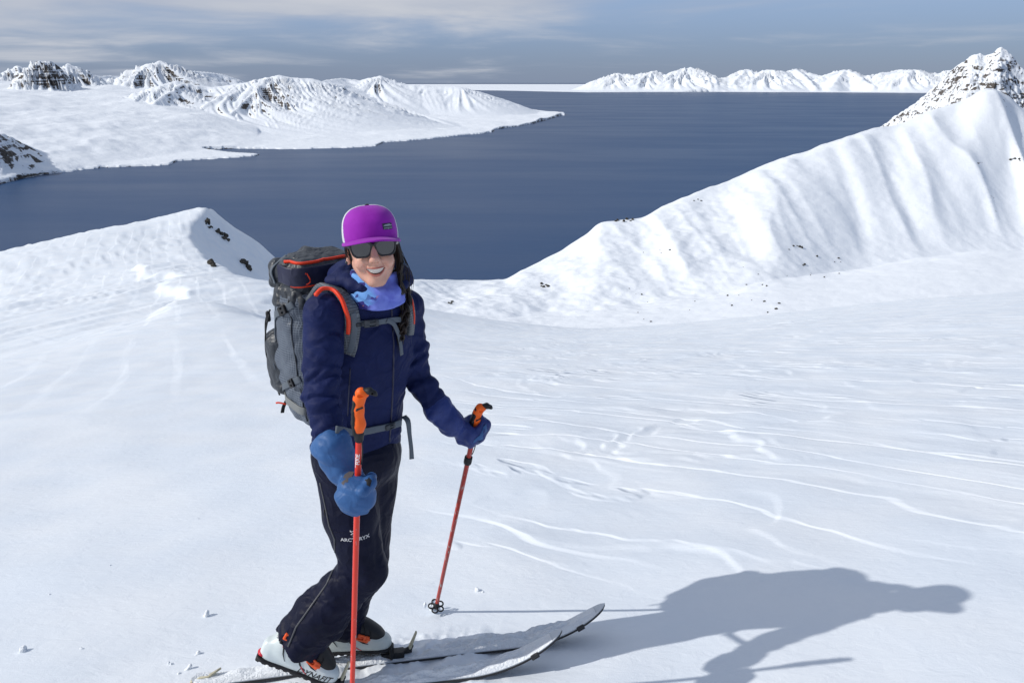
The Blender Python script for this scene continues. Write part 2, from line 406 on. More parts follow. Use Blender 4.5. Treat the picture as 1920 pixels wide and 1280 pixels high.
# snow flutes: gullies that start under the ridge and run down to the right
sh = AD-(2.0-VV)*5.2
fl = sstep(9, 14, sh+3)*1.0
wv = sh*0.30+0.30*pn2(sh*0.5, VV*1.6, 7)
flute = 0.75-1.9*np.abs(pn2(wv, VV*0.35, 201))+0.5*pn2(wv*1.3+3, VV*0.4, 202)
flute2 = 0.5-1.5*np.abs(pn2(sh*0.85, VV*0.8, 203))
var = 0.45+0.75*sstep(-.4, .5, pn2(sh*0.16, VV*0.3, 204))
Z = Z+up*(fl*var*(8.2*flute+1.8*flute2)+(1-fl)*(3.2*pn2(sh*0.32, VV*0.9, 205)+0.5*flute2))
lump = sstep(0.5, 1.1, VV)*sstep(2.0, 1.8, VV)*sstep(24, 14, AD)
Z = Z+lump*(2.2*fbm2(X*0.022, Y*0.022, 4, 211)+0.35*ridged2(X*0.05, Y*0.05, 3, 213))
Z = Z+sstep(0.3, 1.0, VV)*sstep(1.5, 0.9, VV)*1.5*fbm2(X*0.02, Y*0.014, 4, 221)
Z = Z+0.35*fbm2(X*0.1, Y*0.1, 4, 231)*sstep(2.02, 1.97, VV)
Z = Z+sstep(0.04, 0.0, np.abs(VV-2))*1.2*fbm2(X*0.05, Y*0.05, 3, 241)*0.6
V = np.stack([X, Y, Z], -1).reshape(-1, 3)
M_RIDGE = snow_rock('ridge_snow', 6.0, amount=-0.06, sx=0.09, slope=(0.93, 0.70), bumpd=0.5, bscale=0.35)
tag(link('mountain_ridge', mesh_np('mountain_ridge', V, grid_faces(nv, na)[:, ::-1]), M_RIDGE), kind='structure')

# ================================================================== rocky peak behind the ridge
PK = [(1560, 300, 1180), (1650, 240, 1150), (1700, 205, 1130), (1740, 175, 1120), (1770, 150, 1110), (1800, 122, 1100), (1835, 102, 1095), (1850, 108, 1095), (1875, 94, 1090), (1895, 108, 1090),
      (1920, 132, 1090), (1960, 160, 1095), (2040, 215, 1120), (2200, 300, 1150)]
pa = np.array([az_tan(a, b)[0] for a, b, d in PK]); pt = np.array([az_tan(a, b)[1] for a, b, d in PK]); pd_ = np.array([d for a, b, d in PK], float)
na, nv = 340, 240
aa = np.linspace(pa[0], pa[-1], na); Rp = pchip(pa, pd_, aa); Zp = CAM[2]+Rp*pchip(pa, pt, aa)
vv = np.linspace(0, 1.5, nv)
VV = vv[:, None]*np.ones(na)[None]
r = np.where(VV < 1, Rp-(1-VV)*210.0, Rp+(VV-1)*300)
X = r*np.sin(aa)[None]; Y = r*np.cos(aa)[None]
drop = np.where(VV < 1, (1-VV)*150, (VV-1)*330)
Z = Zp[None]-drop
rough = sstep(0.0, 0.2, VV)*(0.35+0.65*np.minimum(np.abs(VV-1)*5, 1))
Z = Z+rough*(9.0*(ridged2(X*0.018, Y*0.018+Z*0.004, 5, 301, 0.55)-1.0)+3.4*ridged2(X*0.085, Y*0.085, 5, 311, 0.62))
V = np.stack([X, Y, Z], -1).reshape(-1, 3)
M_PEAK = snow_rock('peak_rock', 2.0, amount=0.16, sx=0.17, stw=0.5, slope=(0.92, 0.52), bumpd=1.2, bscale=0.3)
tag(link('rocky_peak', mesh_np('rocky_peak', V, grid_faces(nv, na)[:, ::-1]), M_PEAK), kind='structure')

# ================================================================== the sea
m, t, p = new_mat('fjord_water')
pos = t.add('ShaderNodeNewGeometry').outputs['Position']
w1 = t.noise(t.mapping(pos, scale=(0.02, 0.026, 0.02), rot=(0, 0, 0.3)), 1.0, 9.0, 0.65)
w2 = t.noise(t.mapping(pos, scale=(0.0006, 0.0022, 0.001), rot=(0, 0, -0.12)), 1.0, 5.0, 0.55)
t.set(p, 'Base Color', t.mix(t.mapr(w2, 0.3, 0.7), (0.002, 0.042, 0.130, 1), (0.003, 0.046, 0.140, 1)))
t.set(p, 'Roughness', t.mapr(w2, 0.3, 0.7, 0.30, 0.36)); t.set(p, 'IOR', 1.33); t.set(p, 'Specular IOR Level', 0.19)
t.set(p, 'Normal', bump(t, w1, 0.07, 6.0))
rs = np.concatenate([[50.0], np.geomspace(300, 200000, 60)]); azz = np.linspace(-math.pi, math.pi, 97)[:-1]
R, A = np.meshgrid(rs, azz, indexing='ij')
V = np.stack([R*np.sin(A), R*np.cos(A), np.full_like(R, SEA)], -1).reshape(-1, 3)
tag(link('sea', mesh_np('sea', V, grid_faces(len(rs), len(azz), wrap=True)[:, ::-1]), m), kind='structure')

# ================================================================== far land: heightfields built from ridge lines
def ridge_pts(knots):
    """(pixel x, pixel y, distance) of a crest -> world points"""
    return np.array([at_d(a, b, d) for a, b, d in knots])
def ridge_height(x, y, pts, W, p, lam, famp, seed, skew=0.0):
    """height above the sea of one mountain whose crest is the polyline pts; W half width, lam flute spacing"""
    best = np.full(x.shape, -1e9); s0 = 0.0
    for k in range(len(pts)-1):
        a, b = pts[k], pts[k+1]; ab = b[:2]-a[:2]; L = np.hypot(*ab)
        t = np.clip(((x-a[0])*ab[0]+(y-a[1])*ab[1])/(L*L), 0, 1)
        dx = x-(a[0]+ab[0]*t); dy = y-(a[1]+ab[1]*t); d = np.hypot(dx, dy)
        h = (a[2]+(b[2]-a[2])*t)-SEA
        s = s0+t*L
        side = np.sign(ab[0]*(y-a[1])-ab[1]*(x-a[0]))
        sl = s+skew*d*side+4.0*lam*np.arctan2(dx, -dy)
        hm_ = np.max(pts[:, 2]-SEA); Wl = W*np.maximum(h/hm_, 0.25); q = np.clip(d/Wl, 0, 1)
        wob = sl/lam+0.35*pn2(sl/lam*0.6, q*1.5+side*4, seed+5)
        fl_ = (0.6-1.9*np.abs(pn2(wob, q*0.5+side*7, seed)))+0.45*(0.6-1.9*np.abs(pn2(wob*2.3, q*1.2+side*3, seed+1)))
        hh = h*(1-q)**p+famp*0.26*h*(fl_-.12)*sstep(0.0, 0.14, q)*sstep(0.95, 0.45, q)
        hh = np.where(q >= 1, -50.0, hh)
        best = np.maximum(best, hh); s0 += L
    return best
def heightfield(name, az0, az1, r0, r1, na, nr, fn, mat):
    aa = np.linspace(az0, az1, na) if np.isscalar(az0) else az0; na = len(aa); rr = np.geomspace(r0, r1, nr)
    R, A = np.meshgrid(rr, aa, indexing='ij'); X = R*np.sin(A); Y = R*np.cos(A)
    Z = fn(X, Y, R, A)+SEA
    V = np.stack([X, Y, Z], -1).reshape(-1, 3); Fq = grid_faces(nr, na)[:, ::-1]
    keep = (Z.ravel()[Fq] > SEA-1).any(1)
    Fq = Fq[keep]; used = np.unique(Fq); mp = np.zeros(len(V), np.int64); mp[used] = np.arange(len(used))
    return tag(link(name, mesh_np(name, V[used], mp[Fq]), mat), kind='structure')
def shore_r(knots):
    """shore distance by azimuth from the pixels of the water line"""
    a, d = [], []
    for px, py in knots:
        az, tn = az_tan(px, py); a.append(az); d.append((SEA-CAM[2])/tn)
    o = np.argsort(a); return np.array(a)[o], np.array(d)[o]

SH = [(-400, 420), (-150, 372), (0, 345), (50, 334), (100, 325), (160, 319), (250, 313), (318, 310), (332, 302), (400, 298), (478, 293.5), (488, 290.5),
      (492, 280), (560, 280), (650, 277), (705, 274), (720, 268), (765, 265), (830, 258), (900, 252), (922, 249), (928, 243), (975, 237), (1000, 232), (1035, 222), (1052, 217)]
sa, sd = shore_r(SH)
def peninsula(X, Y, R, A):
    rs_ = np.interp(A, sa, sd)+60*fbm2(X*0.002, Y*0.002, 4, 401)+25*fbm2(X*0.01, Y*0.01, 3, 402)
    u = R-rs_; us = R-np.interp(A, np.radians([-46, -34, -20, -8, 4]), [2600, 4150, 6000, 7000, 8800])
    tip = sstep(math.radians(3.8), math.radians(2.6), A)
    back = np.interp(A, [az_tan(830, 180)[0], az_tan(950, 208)[0], az_tan(1052, 215)[0], az_tan(1080, 215)[0]], [20000, 15200, 13100, 10500])
    ins = np.minimum(u, back-R)
    # narrow inlet behind a low spit
    ia, ra_ = shore_r([(383, 283), (430, 287.5), (470, 289.5), (492, 291)]); ib, rb_ = shore_r([(383, 282), (400, 280.5), (440, 279), (492, 279.5)])
    r1, r2 = np.interp(A, ia, ra_), np.interp(A, ib, rb_)
    ins = np.where((A > ia[0]), np.minimum(ins, np.where((R > r1) & (R < r2) & (A < ia[-1]+.002), -np.minimum(R-r1, r2-R), 1e9)), ins)
    low = 10*sstep(0, 60, ins)+us.clip(0, 1500)*0.012+14*fbm2(X*0.0016, Y*0.0016, 5, 411)*sstep(50, 600, us)
    # glacier plain rising inland on the left
    gl = sstep(math.radians(-15.5), math.radians(-22), A)
    low = low+gl*((us-500).clip(0, 6800)*0.086-0.0000030*(us-500).clip(0, 6800)**2)+gl*(24*fbm2(A*9, R*0.0011, 4, 415)+8*fbm2(A*25, R*0.004, 3, 416))*sstep(100, 1500, us)
    mid = sstep(math.radians(-9), math.radians(-14), A)*(1-gl)
    low = low+mid*(u-1500).clip(0, 9000)*0.05
    low = np.where(ins > 0, low, -30)
    h = low
    M = []
    M.append(ridge_height(X, Y, ridge_pts([(215, 205, 9600), (262, 183, 9650), (300, 160, 9700), (330, 151, 9800), (355, 158, 9900), (400, 163, 9850), (450, 156, 9800), (500, 146, 9700), (524, 138, 9650), (548, 145, 9600), (585, 147, 9550), (605, 152, 9500)]), 2050, 1.5, 115, 0.48, 421, 0.45))
    M.append(ridge_height(X, Y, ridge_pts([(605, 152, 9500), (625, 172, 9350), (642, 182, 9250), (690, 193, 9150), (733, 204, 9050), (745, 220, 8950), (775, 240, 8800)]), 1150, 1.35, 150, 0.13, 431, 0.3))
    for i_, (a_, b_) in enumerate([((524, 140), (430, 215)), ((450, 158), (350, 225)), ((600, 152), (560, 225)), ((340, 154), (262, 222))]):
        M.append(ridge_height(X, Y, ridge_pts([(a_[0], a_[1], 9650), ((a_[0]+b_[0])/2-6, (a_[1]+b_[1])/2-3, 9150), (b_[0], b_[1], 8600)]), 700, 1.25, 95, 0.42, 433+i_, 0.1))
    M.append(ridge_height(X, Y, ridge_pts([(600, 152, 12500), (640, 146, 13400), (675, 150, 13500), (714, 142, 13300), (735, 150, 13200), (762, 158, 13100), (800, 160, 13000), (865, 162, 12900), (895, 172, 12800), (925, 190, 12700), (955, 207, 12600)]), 1900, 1.05, 300, 0.30, 441, 0.25))
    M.append(ridge_height(X, Y, ridge_pts([(228, 158, 12800), (260, 134, 12600), (300, 113, 12400), (318, 120, 12600), (345, 131, 12900), (350, 145, 12300)]), 2300, 1.45, 170, 0.6, 451, 0.3))
    M.append(ridge_height(X, Y, ridge_pts([(300, 116, 12500), (335, 133, 13200), (372, 133, 13600), (405, 137, 13900), (430, 142, 14200), (455, 152, 14500)]), 2000, 1.4, 200, 0.5, 455, 0.3))
    M.append(ridge_height(X, Y, ridge_pts([(45, 148, 10800), (62, 130, 10850), (75, 113, 10900), (84, 124, 10950), (98, 134, 11000), (112, 152, 11000)]), 800, 1.0, 80, 0.7, 461, 0.1))
    M.append(ridge_height(X, Y, ridge_pts([(98, 132, 12400), (128, 118, 12200), (135, 128, 12300), (155, 138, 12600), (190, 142, 13500), (240, 140, 15000)]), 1300, 1.2, 150, 0.5, 471, 0.0))
    M.append(ridge_height(X, Y, ridge_pts([(-60, 145, 16500), (0, 138, 16000), (22, 129, 16000), (32, 122, 16000), (48, 127, 16200), (70, 135, 16800)]), 1600, 1.3, 300, 0.6, 481, 0.0))
    M.append(ridge_height(X, Y, ridge_pts([(-260, 190, 5600), (-120, 205, 5400), (0, 240, 5150), (45, 262, 5000), (95, 288, 4850), (135, 297, 4800)]), 950, 1.3, 170, 0.4, 491, 0.0))
    M.append(ridge_height(X, Y, ridge_pts([(200, 187, 9800), (235, 180, 9800), (275, 166, 9900)]), 500, 1.0, 90, 0.3, 495, 0.0))
    for mm in M:
        mm = np.where(ins > 0, mm*sstep(-50, 700, ins)**0.8, -100)
        h = np.maximum(h, mm)
    hm = np.maximum.reduce(M)
    rough = sstep(20, 160, hm-low)
    h = h+rough*(4.5*ridged2(X*0.006, Y*0.006, 5, 501, 0.55)-3.5)
    # level rock bands: the slope steepens in steps
    per = 88.0; hb = (h+16*fbm2(X*0.0012, Y*0.0012, 3, 511))/per; fr = hb-np.floor(hb)
    gs = np.where(fr < 0.70, fr*0.52/0.70, 0.52+0.48*(fr-0.70)/0.30)
    h = h+rough*sstep(120, 200, h)*per*(gs-fr)*sstep(-.35, .25, pn2(X*0.0016, Y*0.0016, 515))
    h = np.where(ins > 0, np.maximum(h, 2.0*sstep(0, 30, ins)), h)
    return h
M_PEN = snow_rock('peninsula_snow', 7.0, band=0.05, amount=0.17, sx=0.0085, slope=(0.93, 0.70), bumpd=14.0, bscale=0.010)
heightfield('peninsula', np.radians(np.concatenate([np.linspace(-66, -38, 60, endpoint=False), np.linspace(-38, 5.5, 570)])), None, 3000, 18000, 0, 440, peninsula, M_PEN)

# ------------------------------------------------------------------ far shore at the right, about 40 km away
def farland(X, Y, R, A):
    r0 = np.interp(A, [az_tan(750, 170)[0], az_tan(880, 168)[0], az_tan(1000, 170)[0], az_tan(1105, 174)[0], az_tan(1300, 172)[0], az_tan(1900, 172)[0]], [41000, 47000, 42000, 37500, 40500, 40000])
    u = R-r0+500*fbm2(X*0.0002, Y*0.0002, 3, 601)
    low = np.where(u > 0, 22*sstep(0, 800, u)+8*fbm2(X*0.0003, Y*0.0003, 3, 602)+u.clip(0, 6000)*0.004, -40)
    K = [(1098, 162), (1130, 147), (1162, 136), (1172, 158), (1195, 142), (1225, 133), (1240, 153), (1268, 137), (1296, 126), (1318, 146), (1345, 158), (1375, 148), (1402, 129), (1420, 148), (1445, 131), (1475, 136),
         (1493, 128), (1520, 163), (1545, 143), (1585, 130), (1625, 160), (1650, 137), (1690, 131), (1716, 131), (1735, 152), (1760, 137), (1785, 132), (1830, 138), (1880, 130), (1960, 140)]
    pts = ridge_pts([(a, b, 44500+1300*math.sin(i*2.1)) for i, (a, b) in enumerate(K)])
    M = [ridge_height(X, Y, pts, 3600, 1.35, 480, 1.0, 611, 0.3)]
    for i, (a, b, c, d) in enumerate([(1296, 128, 1335, 160), (1225, 135, 1240, 160), (1400, 131, 1370, 160), (1493, 130, 1530, 162), (1440, 134, 1420, 160), (1585, 131, 1560, 160), (1590, 131, 1640, 162), (1690, 132, 1660, 160), (1716, 132, 1745, 160), (1162, 138, 1165, 162), (1345, 149, 1380, 160)]):
        M.append(ridge_height(X, Y, ridge_pts([(a, b, 44500), ((a+c)/2, (b+d)/2-2, 43000), (c, d, 41500)]), 1900, 1.15, 380, 0.55, 631+i, 0.2))
    hm = np.maximum.reduce(M)
    h = np.maximum(low, np.where(u > 0, hm, -40))
    return h+sstep(40, 300, hm-low)*45*(ridged2(X*0.0011, Y*0.0011, 4, 651, 0.5)-0.9)
M_FAR = snow_rock('far_snow', 6.0, amount=0.06, sx=0.002, slope=(0.9, 0.6), bumpd=40.0, bscale=0.002)
heightfield('far_mountains', math.radians(-9), math.radians(38), 36000, 51000, 480, 140, farland, M_FAR)
def shelf(X, Y, R, A):
    return np.where(R > 51000, 26.0, 20.0)+4*fbm2(X*0.0001, Y*0.0001, 3, 661)
heightfield('ice_shelf', math.radians(-14), math.radians(14), 50500, 125000, 60, 30, shelf, M_FAR)
# ================================================================== volume modelling: signed distances -> one smooth closed mesh
def nrm(v): v = np.asarray(v, float); return v/np.linalg.norm(v)
class SDF:
    def __init__(s, lo, hi, h):
        s.lo = np.asarray(lo, float); s.h = h
        n = np.ceil((np.asarray(hi, float)-s.lo)/h).astype(int)+1
        s.d = np.full(n, 0.5, np.float32); s.n = n
        s.ax = [(s.lo[k]+h*np.arange(n[k])).astype(np.float32) for k in range(3)]
    def sub(s, lo, hi):
        a = np.clip(np.floor((np.asarray(lo)-s.lo)/s.h).astype(int), 0, s.n); b = np.clip(np.ceil((np.asarray(hi)-s.lo)/s.h).astype(int)+1, 0, s.n)
        sl = tuple(slice(a[k], b[k]) for k in range(3))
        return sl, s.ax[0][sl[0]][:, None, None], s.ax[1][sl[1]][None, :, None], s.ax[2][sl[2]][None, None, :]
    def comb(s, sl, dist, k, op):
        cur = s.d[sl]
        if cur.size == 0: return s
        if op == 's': dist = -dist
        if k <= 0: s.d[sl] = np.minimum(cur, dist) if op == 'u' else np.maximum(cur, dist); return s
        if op == 'u':
            hh = np.clip(.5+.5*(cur-dist)/k, 0, 1); s.d[sl] = cur*(1-hh)+dist*hh-k*hh*(1-hh)
        else:
            hh = np.clip(.5-.5*(cur-dist)/k, 0, 1); s.d[sl] = cur*(1-hh)+dist*hh+k*hh*(1-hh)
        return s
    def cone(s, a, b, r1, r2, k=0.02, op='u', sq=None):
        a = np.asarray(a, float); b = np.asarray(b, float); m = max(r1, r2)*(1.0 if sq is None else max(1, 1/sq[1]))+k+3*s.h
        sl, X, Y, Z = s.sub(np.minimum(a, b)-m, np.maximum(a, b)+m)
        ab = b-a; L2 = float(ab@ab)+1e-12
        x = X-a[0]; y = Y-a[1]; z = Z-a[2]
        t = np.clip((x*ab[0]+y*ab[1]+z*ab[2])/L2, 0, 1)
        x = x-t*ab[0]; y = y-t*ab[1]; z = z-t*ab[2]
        d2 = x*x+y*y+z*z
        if sq is not None:
            w_ = nrm(sq[0]); q = x*w_[0]+y*w_[1]+z*w_[2]; d2 = d2+q*q*(sq[1]**2-1)
        return s.comb(sl, np.sqrt(np.maximum(d2, 0))-(r1+(r2-r1)*t), k, op)
    def chain(s, pts, rad, k=0.02, op='u', sq=None):
        for i in range(len(pts)-1): s.cone(pts[i], pts[i+1], rad[i], rad[i+1], k, op, sq)
        return s
    def ell(s, c, r, rot=None, k=0.02, op='u'):
        c = np.asarray(c, float); r = np.asarray(r, float); m = max(r)+k+3*s.h
        sl, X, Y, Z = s.sub(c-m, c+m); x = X-c[0]; y = Y-c[1]; z = Z-c[2]
        if rot is not None:
            x, y, z = [x*rot[0][j]+y*rot[1][j]+z*rot[2][j] for j in range(3)]
        q0 = np.sqrt((x/r[0])**2+(y/r[1])**2+(z/r[2])**2)+1e-6
        q1 = np.sqrt((x/r[0]**2)**2+(y/r[1]**2)**2+(z/r[2]**2)**2)+1e-6
        return s.comb(sl, q0*(q0-1)/q1, k, op)
    def box(s, c, half, rot=None, rnd=0.01, k=0.0, op='u', taper=None):
        """rounded box; rot = matrix whose columns are the box axes"""
        c = np.asarray(c, float); half = np.asarray(half, float); m = float(np.linalg.norm(half))+k+3*s.h+rnd
        sl, X, Y, Z = s.sub(c-m, c+m); x = X-c[0]; y = Y-c[1]; z = Z-c[2]
        if rot is not None:
            x, y, z = [x*rot[0][j]+y*rot[1][j]+z*rot[2][j] for j in range(3)]
        qx = np.abs(x)-half[0]+rnd; qy = np.abs(y)-half[1]+rnd; qz = np.abs(z)-half[2]+rnd
        if taper is not None: qx = qx-taper[0]*z/half[2]; qy = qy-taper[1]*z/half[2]
        d = np.sqrt(np.maximum(qx, 0)**2+np.maximum(qy, 0)**2+np.maximum(qz, 0)**2)+np.minimum(np.maximum(np.maximum(qx, qy), qz), 0)-rnd
        return s.comb(sl, d, k, op)
    def loft(s, A, B, U, ts, ru, rv, cu=None, cv=None, p=2.0, k=0.02, op='u', cap=0.01):
        """stack of (super)ellipses along A-B; U = direction of the ru radius"""
        A = np.asarray(A, float); B = np.asarray(B, float); L = np.linalg.norm(B-A); W = (B-A)/L
        U = np.asarray(U, float); U = nrm(U-W*(U@W)); Vd = np.cross(W, U)
        m = max(max(ru), max(rv))+k+3*s.h+(0 if cu is None else max(np.abs(cu)))+(0 if cv is None else max(np.abs(cv)))
        sl, X, Y, Z = s.sub(np.minimum(A, B)-m, np.maximum(A, B)+m)
        x = X-A[0]; y = Y-A[1]; z = Z-A[2]
        w_ = (x*W[0]+y*W[1]+z*W[2])/L; tt = np.clip(w_, 0, 1)
        fine = np.linspace(0, 1, 129); ts = np.asarray(ts, float)
        def ip(v): return np.interp(tt, fine, pchip(ts, np.asarray(v, float), fine)).astype(np.float32)
        a = ip(ru); b = ip(rv)
        u = x*U[0]+y*U[1]+z*U[2]; v = x*Vd[0]+y*Vd[1]+z*Vd[2]
        if cu is not None: u = u-ip(cu)
        if cv is not None: v = v-ip(cv)
        if p == 2.0: q = np.sqrt((u/a)**2+(v/b)**2)
        else: q = (np.abs(u/a)**p+np.abs(v/b)**p)**(1/p)
        d = (q-1)*np.minimum(a, b)
        e = np.maximum(-w_, w_-1)*L
        qa = d+cap; qb = e+cap
        d = np.sqrt(np.maximum(qa, 0)**2+np.maximum(qb, 0)**2)+np.minimum(np.maximum(qa, qb), 0)-cap
        return s.comb(sl, d, k, op)
    def plane(s, pt, n, k=0.0):
        """keep what lies behind the plane (normal n points to the side cut away)"""
        n = nrm(n); sl, X, Y, Z = s.sub(s.lo-1, s.lo+s.n*s.h+1)
        return s.comb(sl, (X-pt[0])*n[0]+(Y-pt[1])*n[1]+(Z-pt[2])*n[2], k, 'i')
    def warp(s, fn, band=0.05):
        i = np.nonzero(np.abs(s.d) < band)
        s.d[i] += fn(s.ax[0][i[0]], s.ax[1][i[1]], s.ax[2][i[2]]).astype(np.float32); return s
    def shell(s, t):
        s.d = np.abs(s.d+t*0.5)-t*0.5; return s
    def nets(s):
        d = s.d; d[[0, -1]] = 0.5; d[:, [0, -1]] = 0.5; d[:, :, [0, -1]] = 0.5
        sg = d < 0; nx, ny, nz = d.shape
        cnt = np.zeros((nx-1, ny-1, nz-1), np.int8)
        for i in (0, 1):
            for j in (0, 1):
                for k in (0, 1): cnt += sg[i:nx-1+i, j:ny-1+j, k:nz-1+k]
        I, J, K = np.nonzero((cnt > 0) & (cnt < 8)); n = len(I)
        ids = np.full(cnt.shape, -1, np.int32); ids[I, J, K] = np.arange(n)
        acc = np.zeros((n, 3)); num = np.zeros(n)
        cs = [(i, j, k) for i in (0, 1) for j in (0, 1) for k in (0, 1)]
        val = {c: d[I+c[0], J+c[1], K+c[2]] for c in cs}
        for c in cs:
            for ax in range(3):
                if c[ax] == 0:
                    e = list(c); e[ax] = 1; e = tuple(e); va, vb = val[c], val[e]; m = (va < 0) != (vb < 0)
                    t = np.where(m, va/(va-vb+1e-20), 0)
                    for q in range(3): acc[:, q] += m*(c[q]+(t if q == ax else 0))
                    num += m
        V = s.lo+(np.stack([I, J, K], 1)+acc/np.maximum(num, 1)[:, None])*s.h
        Fs = []
        for ax in range(3):
            o1, o2 = (ax+1) % 3, (ax+2) % 3
            sa = [slice(None)]*3; sb = [slice(None)]*3; sa[ax] = slice(0, -1); sb[ax] = slice(1, None)
            a_ = sg[tuple(sa)]; b_ = sg[tuple(sb)]
            P_ = np.stack(np.nonzero(a_ != b_), 1)
            P_ = P_[(P_[:, o1] > 0) & (P_[:, o2] > 0) & (P_[:, o1] < d.shape[o1]-1) & (P_[:, o2] < d.shape[o2]-1)]
            if not len(P_): continue
            fl = a_[tuple(P_.T)]
            def cell(d1, d2):
                q = P_.copy(); q[:, o1] -= d1; q[:, o2] -= d2; return ids[tuple(q.T)]
            Q = np.stack([cell(1, 1), cell(0, 1), cell(0, 0), cell(1, 0)], 1)
            Q = np.where(fl[:, None], Q, Q[:, ::-1]); Fs.append(Q)
        Fq = np.concatenate(Fs)
        return V, Fq[(Fq >= 0).all(1)]
def emit(name, s, mat, parent=None, frame=None, smooth=True):
    """mesh object from a volume; frame = (origin, 3x3 columns) when the volume is in local axes"""
    V, Fq = s.nets() if isinstance(s, SDF) else s
    if frame is not None: V = frame[0]+V@np.asarray(frame[1]).T
    if parent is not None: V = V-np.array(base_loc(parent))
    return link(name, mesh_np(name, V, Fq, smooth), mat, parent)
def base_loc(o):
    p = Vector((0, 0, 0))
    while o is not None: p = p+o.location; o = o.parent
    return p
def relax(V, Fq, n=1, f=0.5):
    for _ in range(n):
        S = np.zeros_like(V); c = np.zeros(len(V))
        for k in range(4):
            a, b = Fq[:, k], Fq[:, (k+1) % 4]
            for q in range(3): S[:, q] += np.bincount(a, V[b, q], len(V))+np.bincount(b, V[a, q], len(V))
            c += np.bincount(a, minlength=len(V))+np.bincount(b, minlength=len(V))
        V = V+(S/np.maximum(c, 1)[:, None]-V)*f
    return V
def sweep(pts, rad, nseg=8, up=(0, 0, 1), flat=None, caps=True):
    """tube or flat band along pts; flat=(half width, half thickness) with the width along `up` made perpendicular"""
    P_ = np.asarray(pts, float); n = len(P_)
    Tn = np.gradient(P_, axis=0); Tn /= np.linalg.norm(Tn, axis=1)[:, None]
    up = np.broadcast_to(np.asarray(up, float), P_.shape)
    U = up-Tn*(up*Tn).sum(1)[:, None]; bad = np.linalg.norm(U, axis=1) < 1e-4
    U[bad] = np.cross(Tn[bad], [1, 0.3, 0.1]); U /= np.linalg.norm(U, axis=1)[:, None]; Vd = np.cross(Tn, U)
    rings = []
    if flat is None:
        rad = np.broadcast_to(np.asarray(rad, float), (n,)); th = np.arange(nseg)*2*math.pi/nseg
        cs = np.stack([np.cos(th), np.sin(th)], 1)
        R_ = P_[:, None]+rad[:, None, None]*(cs[None, :, :1]*U[:, None]+cs[None, :, 1:]*Vd[:, None])
    else:
        w_, t_ = flat; w_ = np.interp(np.linspace(0, 1, n), np.linspace(0, 1, np.size(w_)), np.ravel(w_))[:, None]
        b_ = min(t_*0.6, 0.002)
        prof = [(1, -1), (1, 1), (0.85, 1.25), (-0.85, 1.25), (-1, 1), (-1, -1), (-0.85, -1.25), (0.85, -1.25)]
        nseg = len(prof)
        R_ = np.stack([P_+U*(a*w_)+Vd*(b*t_) for a, b in prof], 1)
    V = R_.reshape(-1, 3); i = np.arange(n-1)[:, None]; j = np.arange(nseg)[None]
    a = i*nseg+j; b = i*nseg+(j+1) % nseg
    Fq = np.stack([a, b, b+nseg, a+nseg], -1).reshape(-1, 4)
    ex = []
    if caps:
        V = np.vstack([V, P_[0], P_[-1]]); c0 = len(V)-2
        for j in range(nseg):
            ex.append((c0, (j+1) % nseg, j)); ex.append((c0+1, (n-1)*nseg+j, (n-1)*nseg+(j+1) % nseg))
    return V, Fq, np.array(ex)
def spline(pts, n=24):
    """Catmull-Rom through pts"""
    P_ = np.asarray(pts, float); m = len(P_)
    if m < 3: return P_[0]+(P_[-1]-P_[0])*np.linspace(0, 1, n)[:, None]
    E = np.vstack([2*P_[0]-P_[1], P_, 2*P_[-1]-P_[-2]]); t = np.linspace(0, m-1-1e-9, n); k = t.astype(int); f = (t-k)[:, None]
    a, b, c, d = E[k], E[k+1], E[k+2], E[k+3]
    return 0.5*(2*b+(c-a)*f+(2*a-5*b+4*c-d)*f*f+(3*b-a-3*c+d)*f**3)
def tube(name, pts, rad, mat, parent=None, nseg=8, up=(0, 0, 1), flat=None, n=None):
    P_ = spline(pts, n) if n else np.asarray(pts, float)
    if n and rad is not None and not np.isscalar(rad) and len(rad) != n: rad = np.interp(np.linspace(0, 1, n), np.linspace(0, 1, len(rad)), rad)
    V, Fq, ex = sweep(P_, rad, nseg, up, flat)
    if parent is not None: V = V-np.array(base_loc(parent))
    return link(name, mesh_np(name, V, Fq, True, ex), mat, parent)
def merge(parts):
    """several (V,F4,F3) -> one"""
    Vs, Fs, Es, o = [], [], [], 0
    for V, Fq, ex in parts:
        Vs.append(V); Fs.append(np.asarray(Fq)+o)
        if ex is not None and len(ex): Es.append(np.asarray(ex)+o)
        o += len(V)
    return np.vstack(Vs), np.vstack(Fs), (np.vstack(Es) if Es else None)
def emit3(name, parts, mat, parent=None, smooth=True):
    V, Fq, ex = merge(parts)
    if parent is not None: V = V-np.array(base_loc(parent))
    return link(name, mesh_np(name, V, Fq, smooth, ex), mat, parent)
from mathutils.bvhtree import BVHTree
def bvh_of(o):
    me = o.data; loc = np.array(base_loc(o))
    co = np.zeros(len(me.vertices)*3); me.vertices.foreach_get('co', co); co = co.reshape(-1, 3)+loc
    return BVHTree.FromPolygons([tuple(c) for c in co], [tuple(p.vertices) for p in me.polygons])
def text_mesh(body, size, extrude=0.0003, bold=0.0, shear=0.0):
    cu = bpy.data.curves.new('lettering', 'FONT'); cu.body = body; cu.size = size; cu.align_x = 'CENTER'; cu.align_y = 'CENTER'
    cu.resolution_u = 3; cu.offset = bold; cu.shear = shear
    o = bpy.data.objects.new('lettering', cu); COL.objects.link(o)
    dg = bpy.context.evaluated_depsgraph_get(); dg.update()
    me = bpy.data.meshes.new_from_object(o.evaluated_get(dg))
    bpy.data.objects.remove(o); bpy.data.curves.remove(cu)
    return me
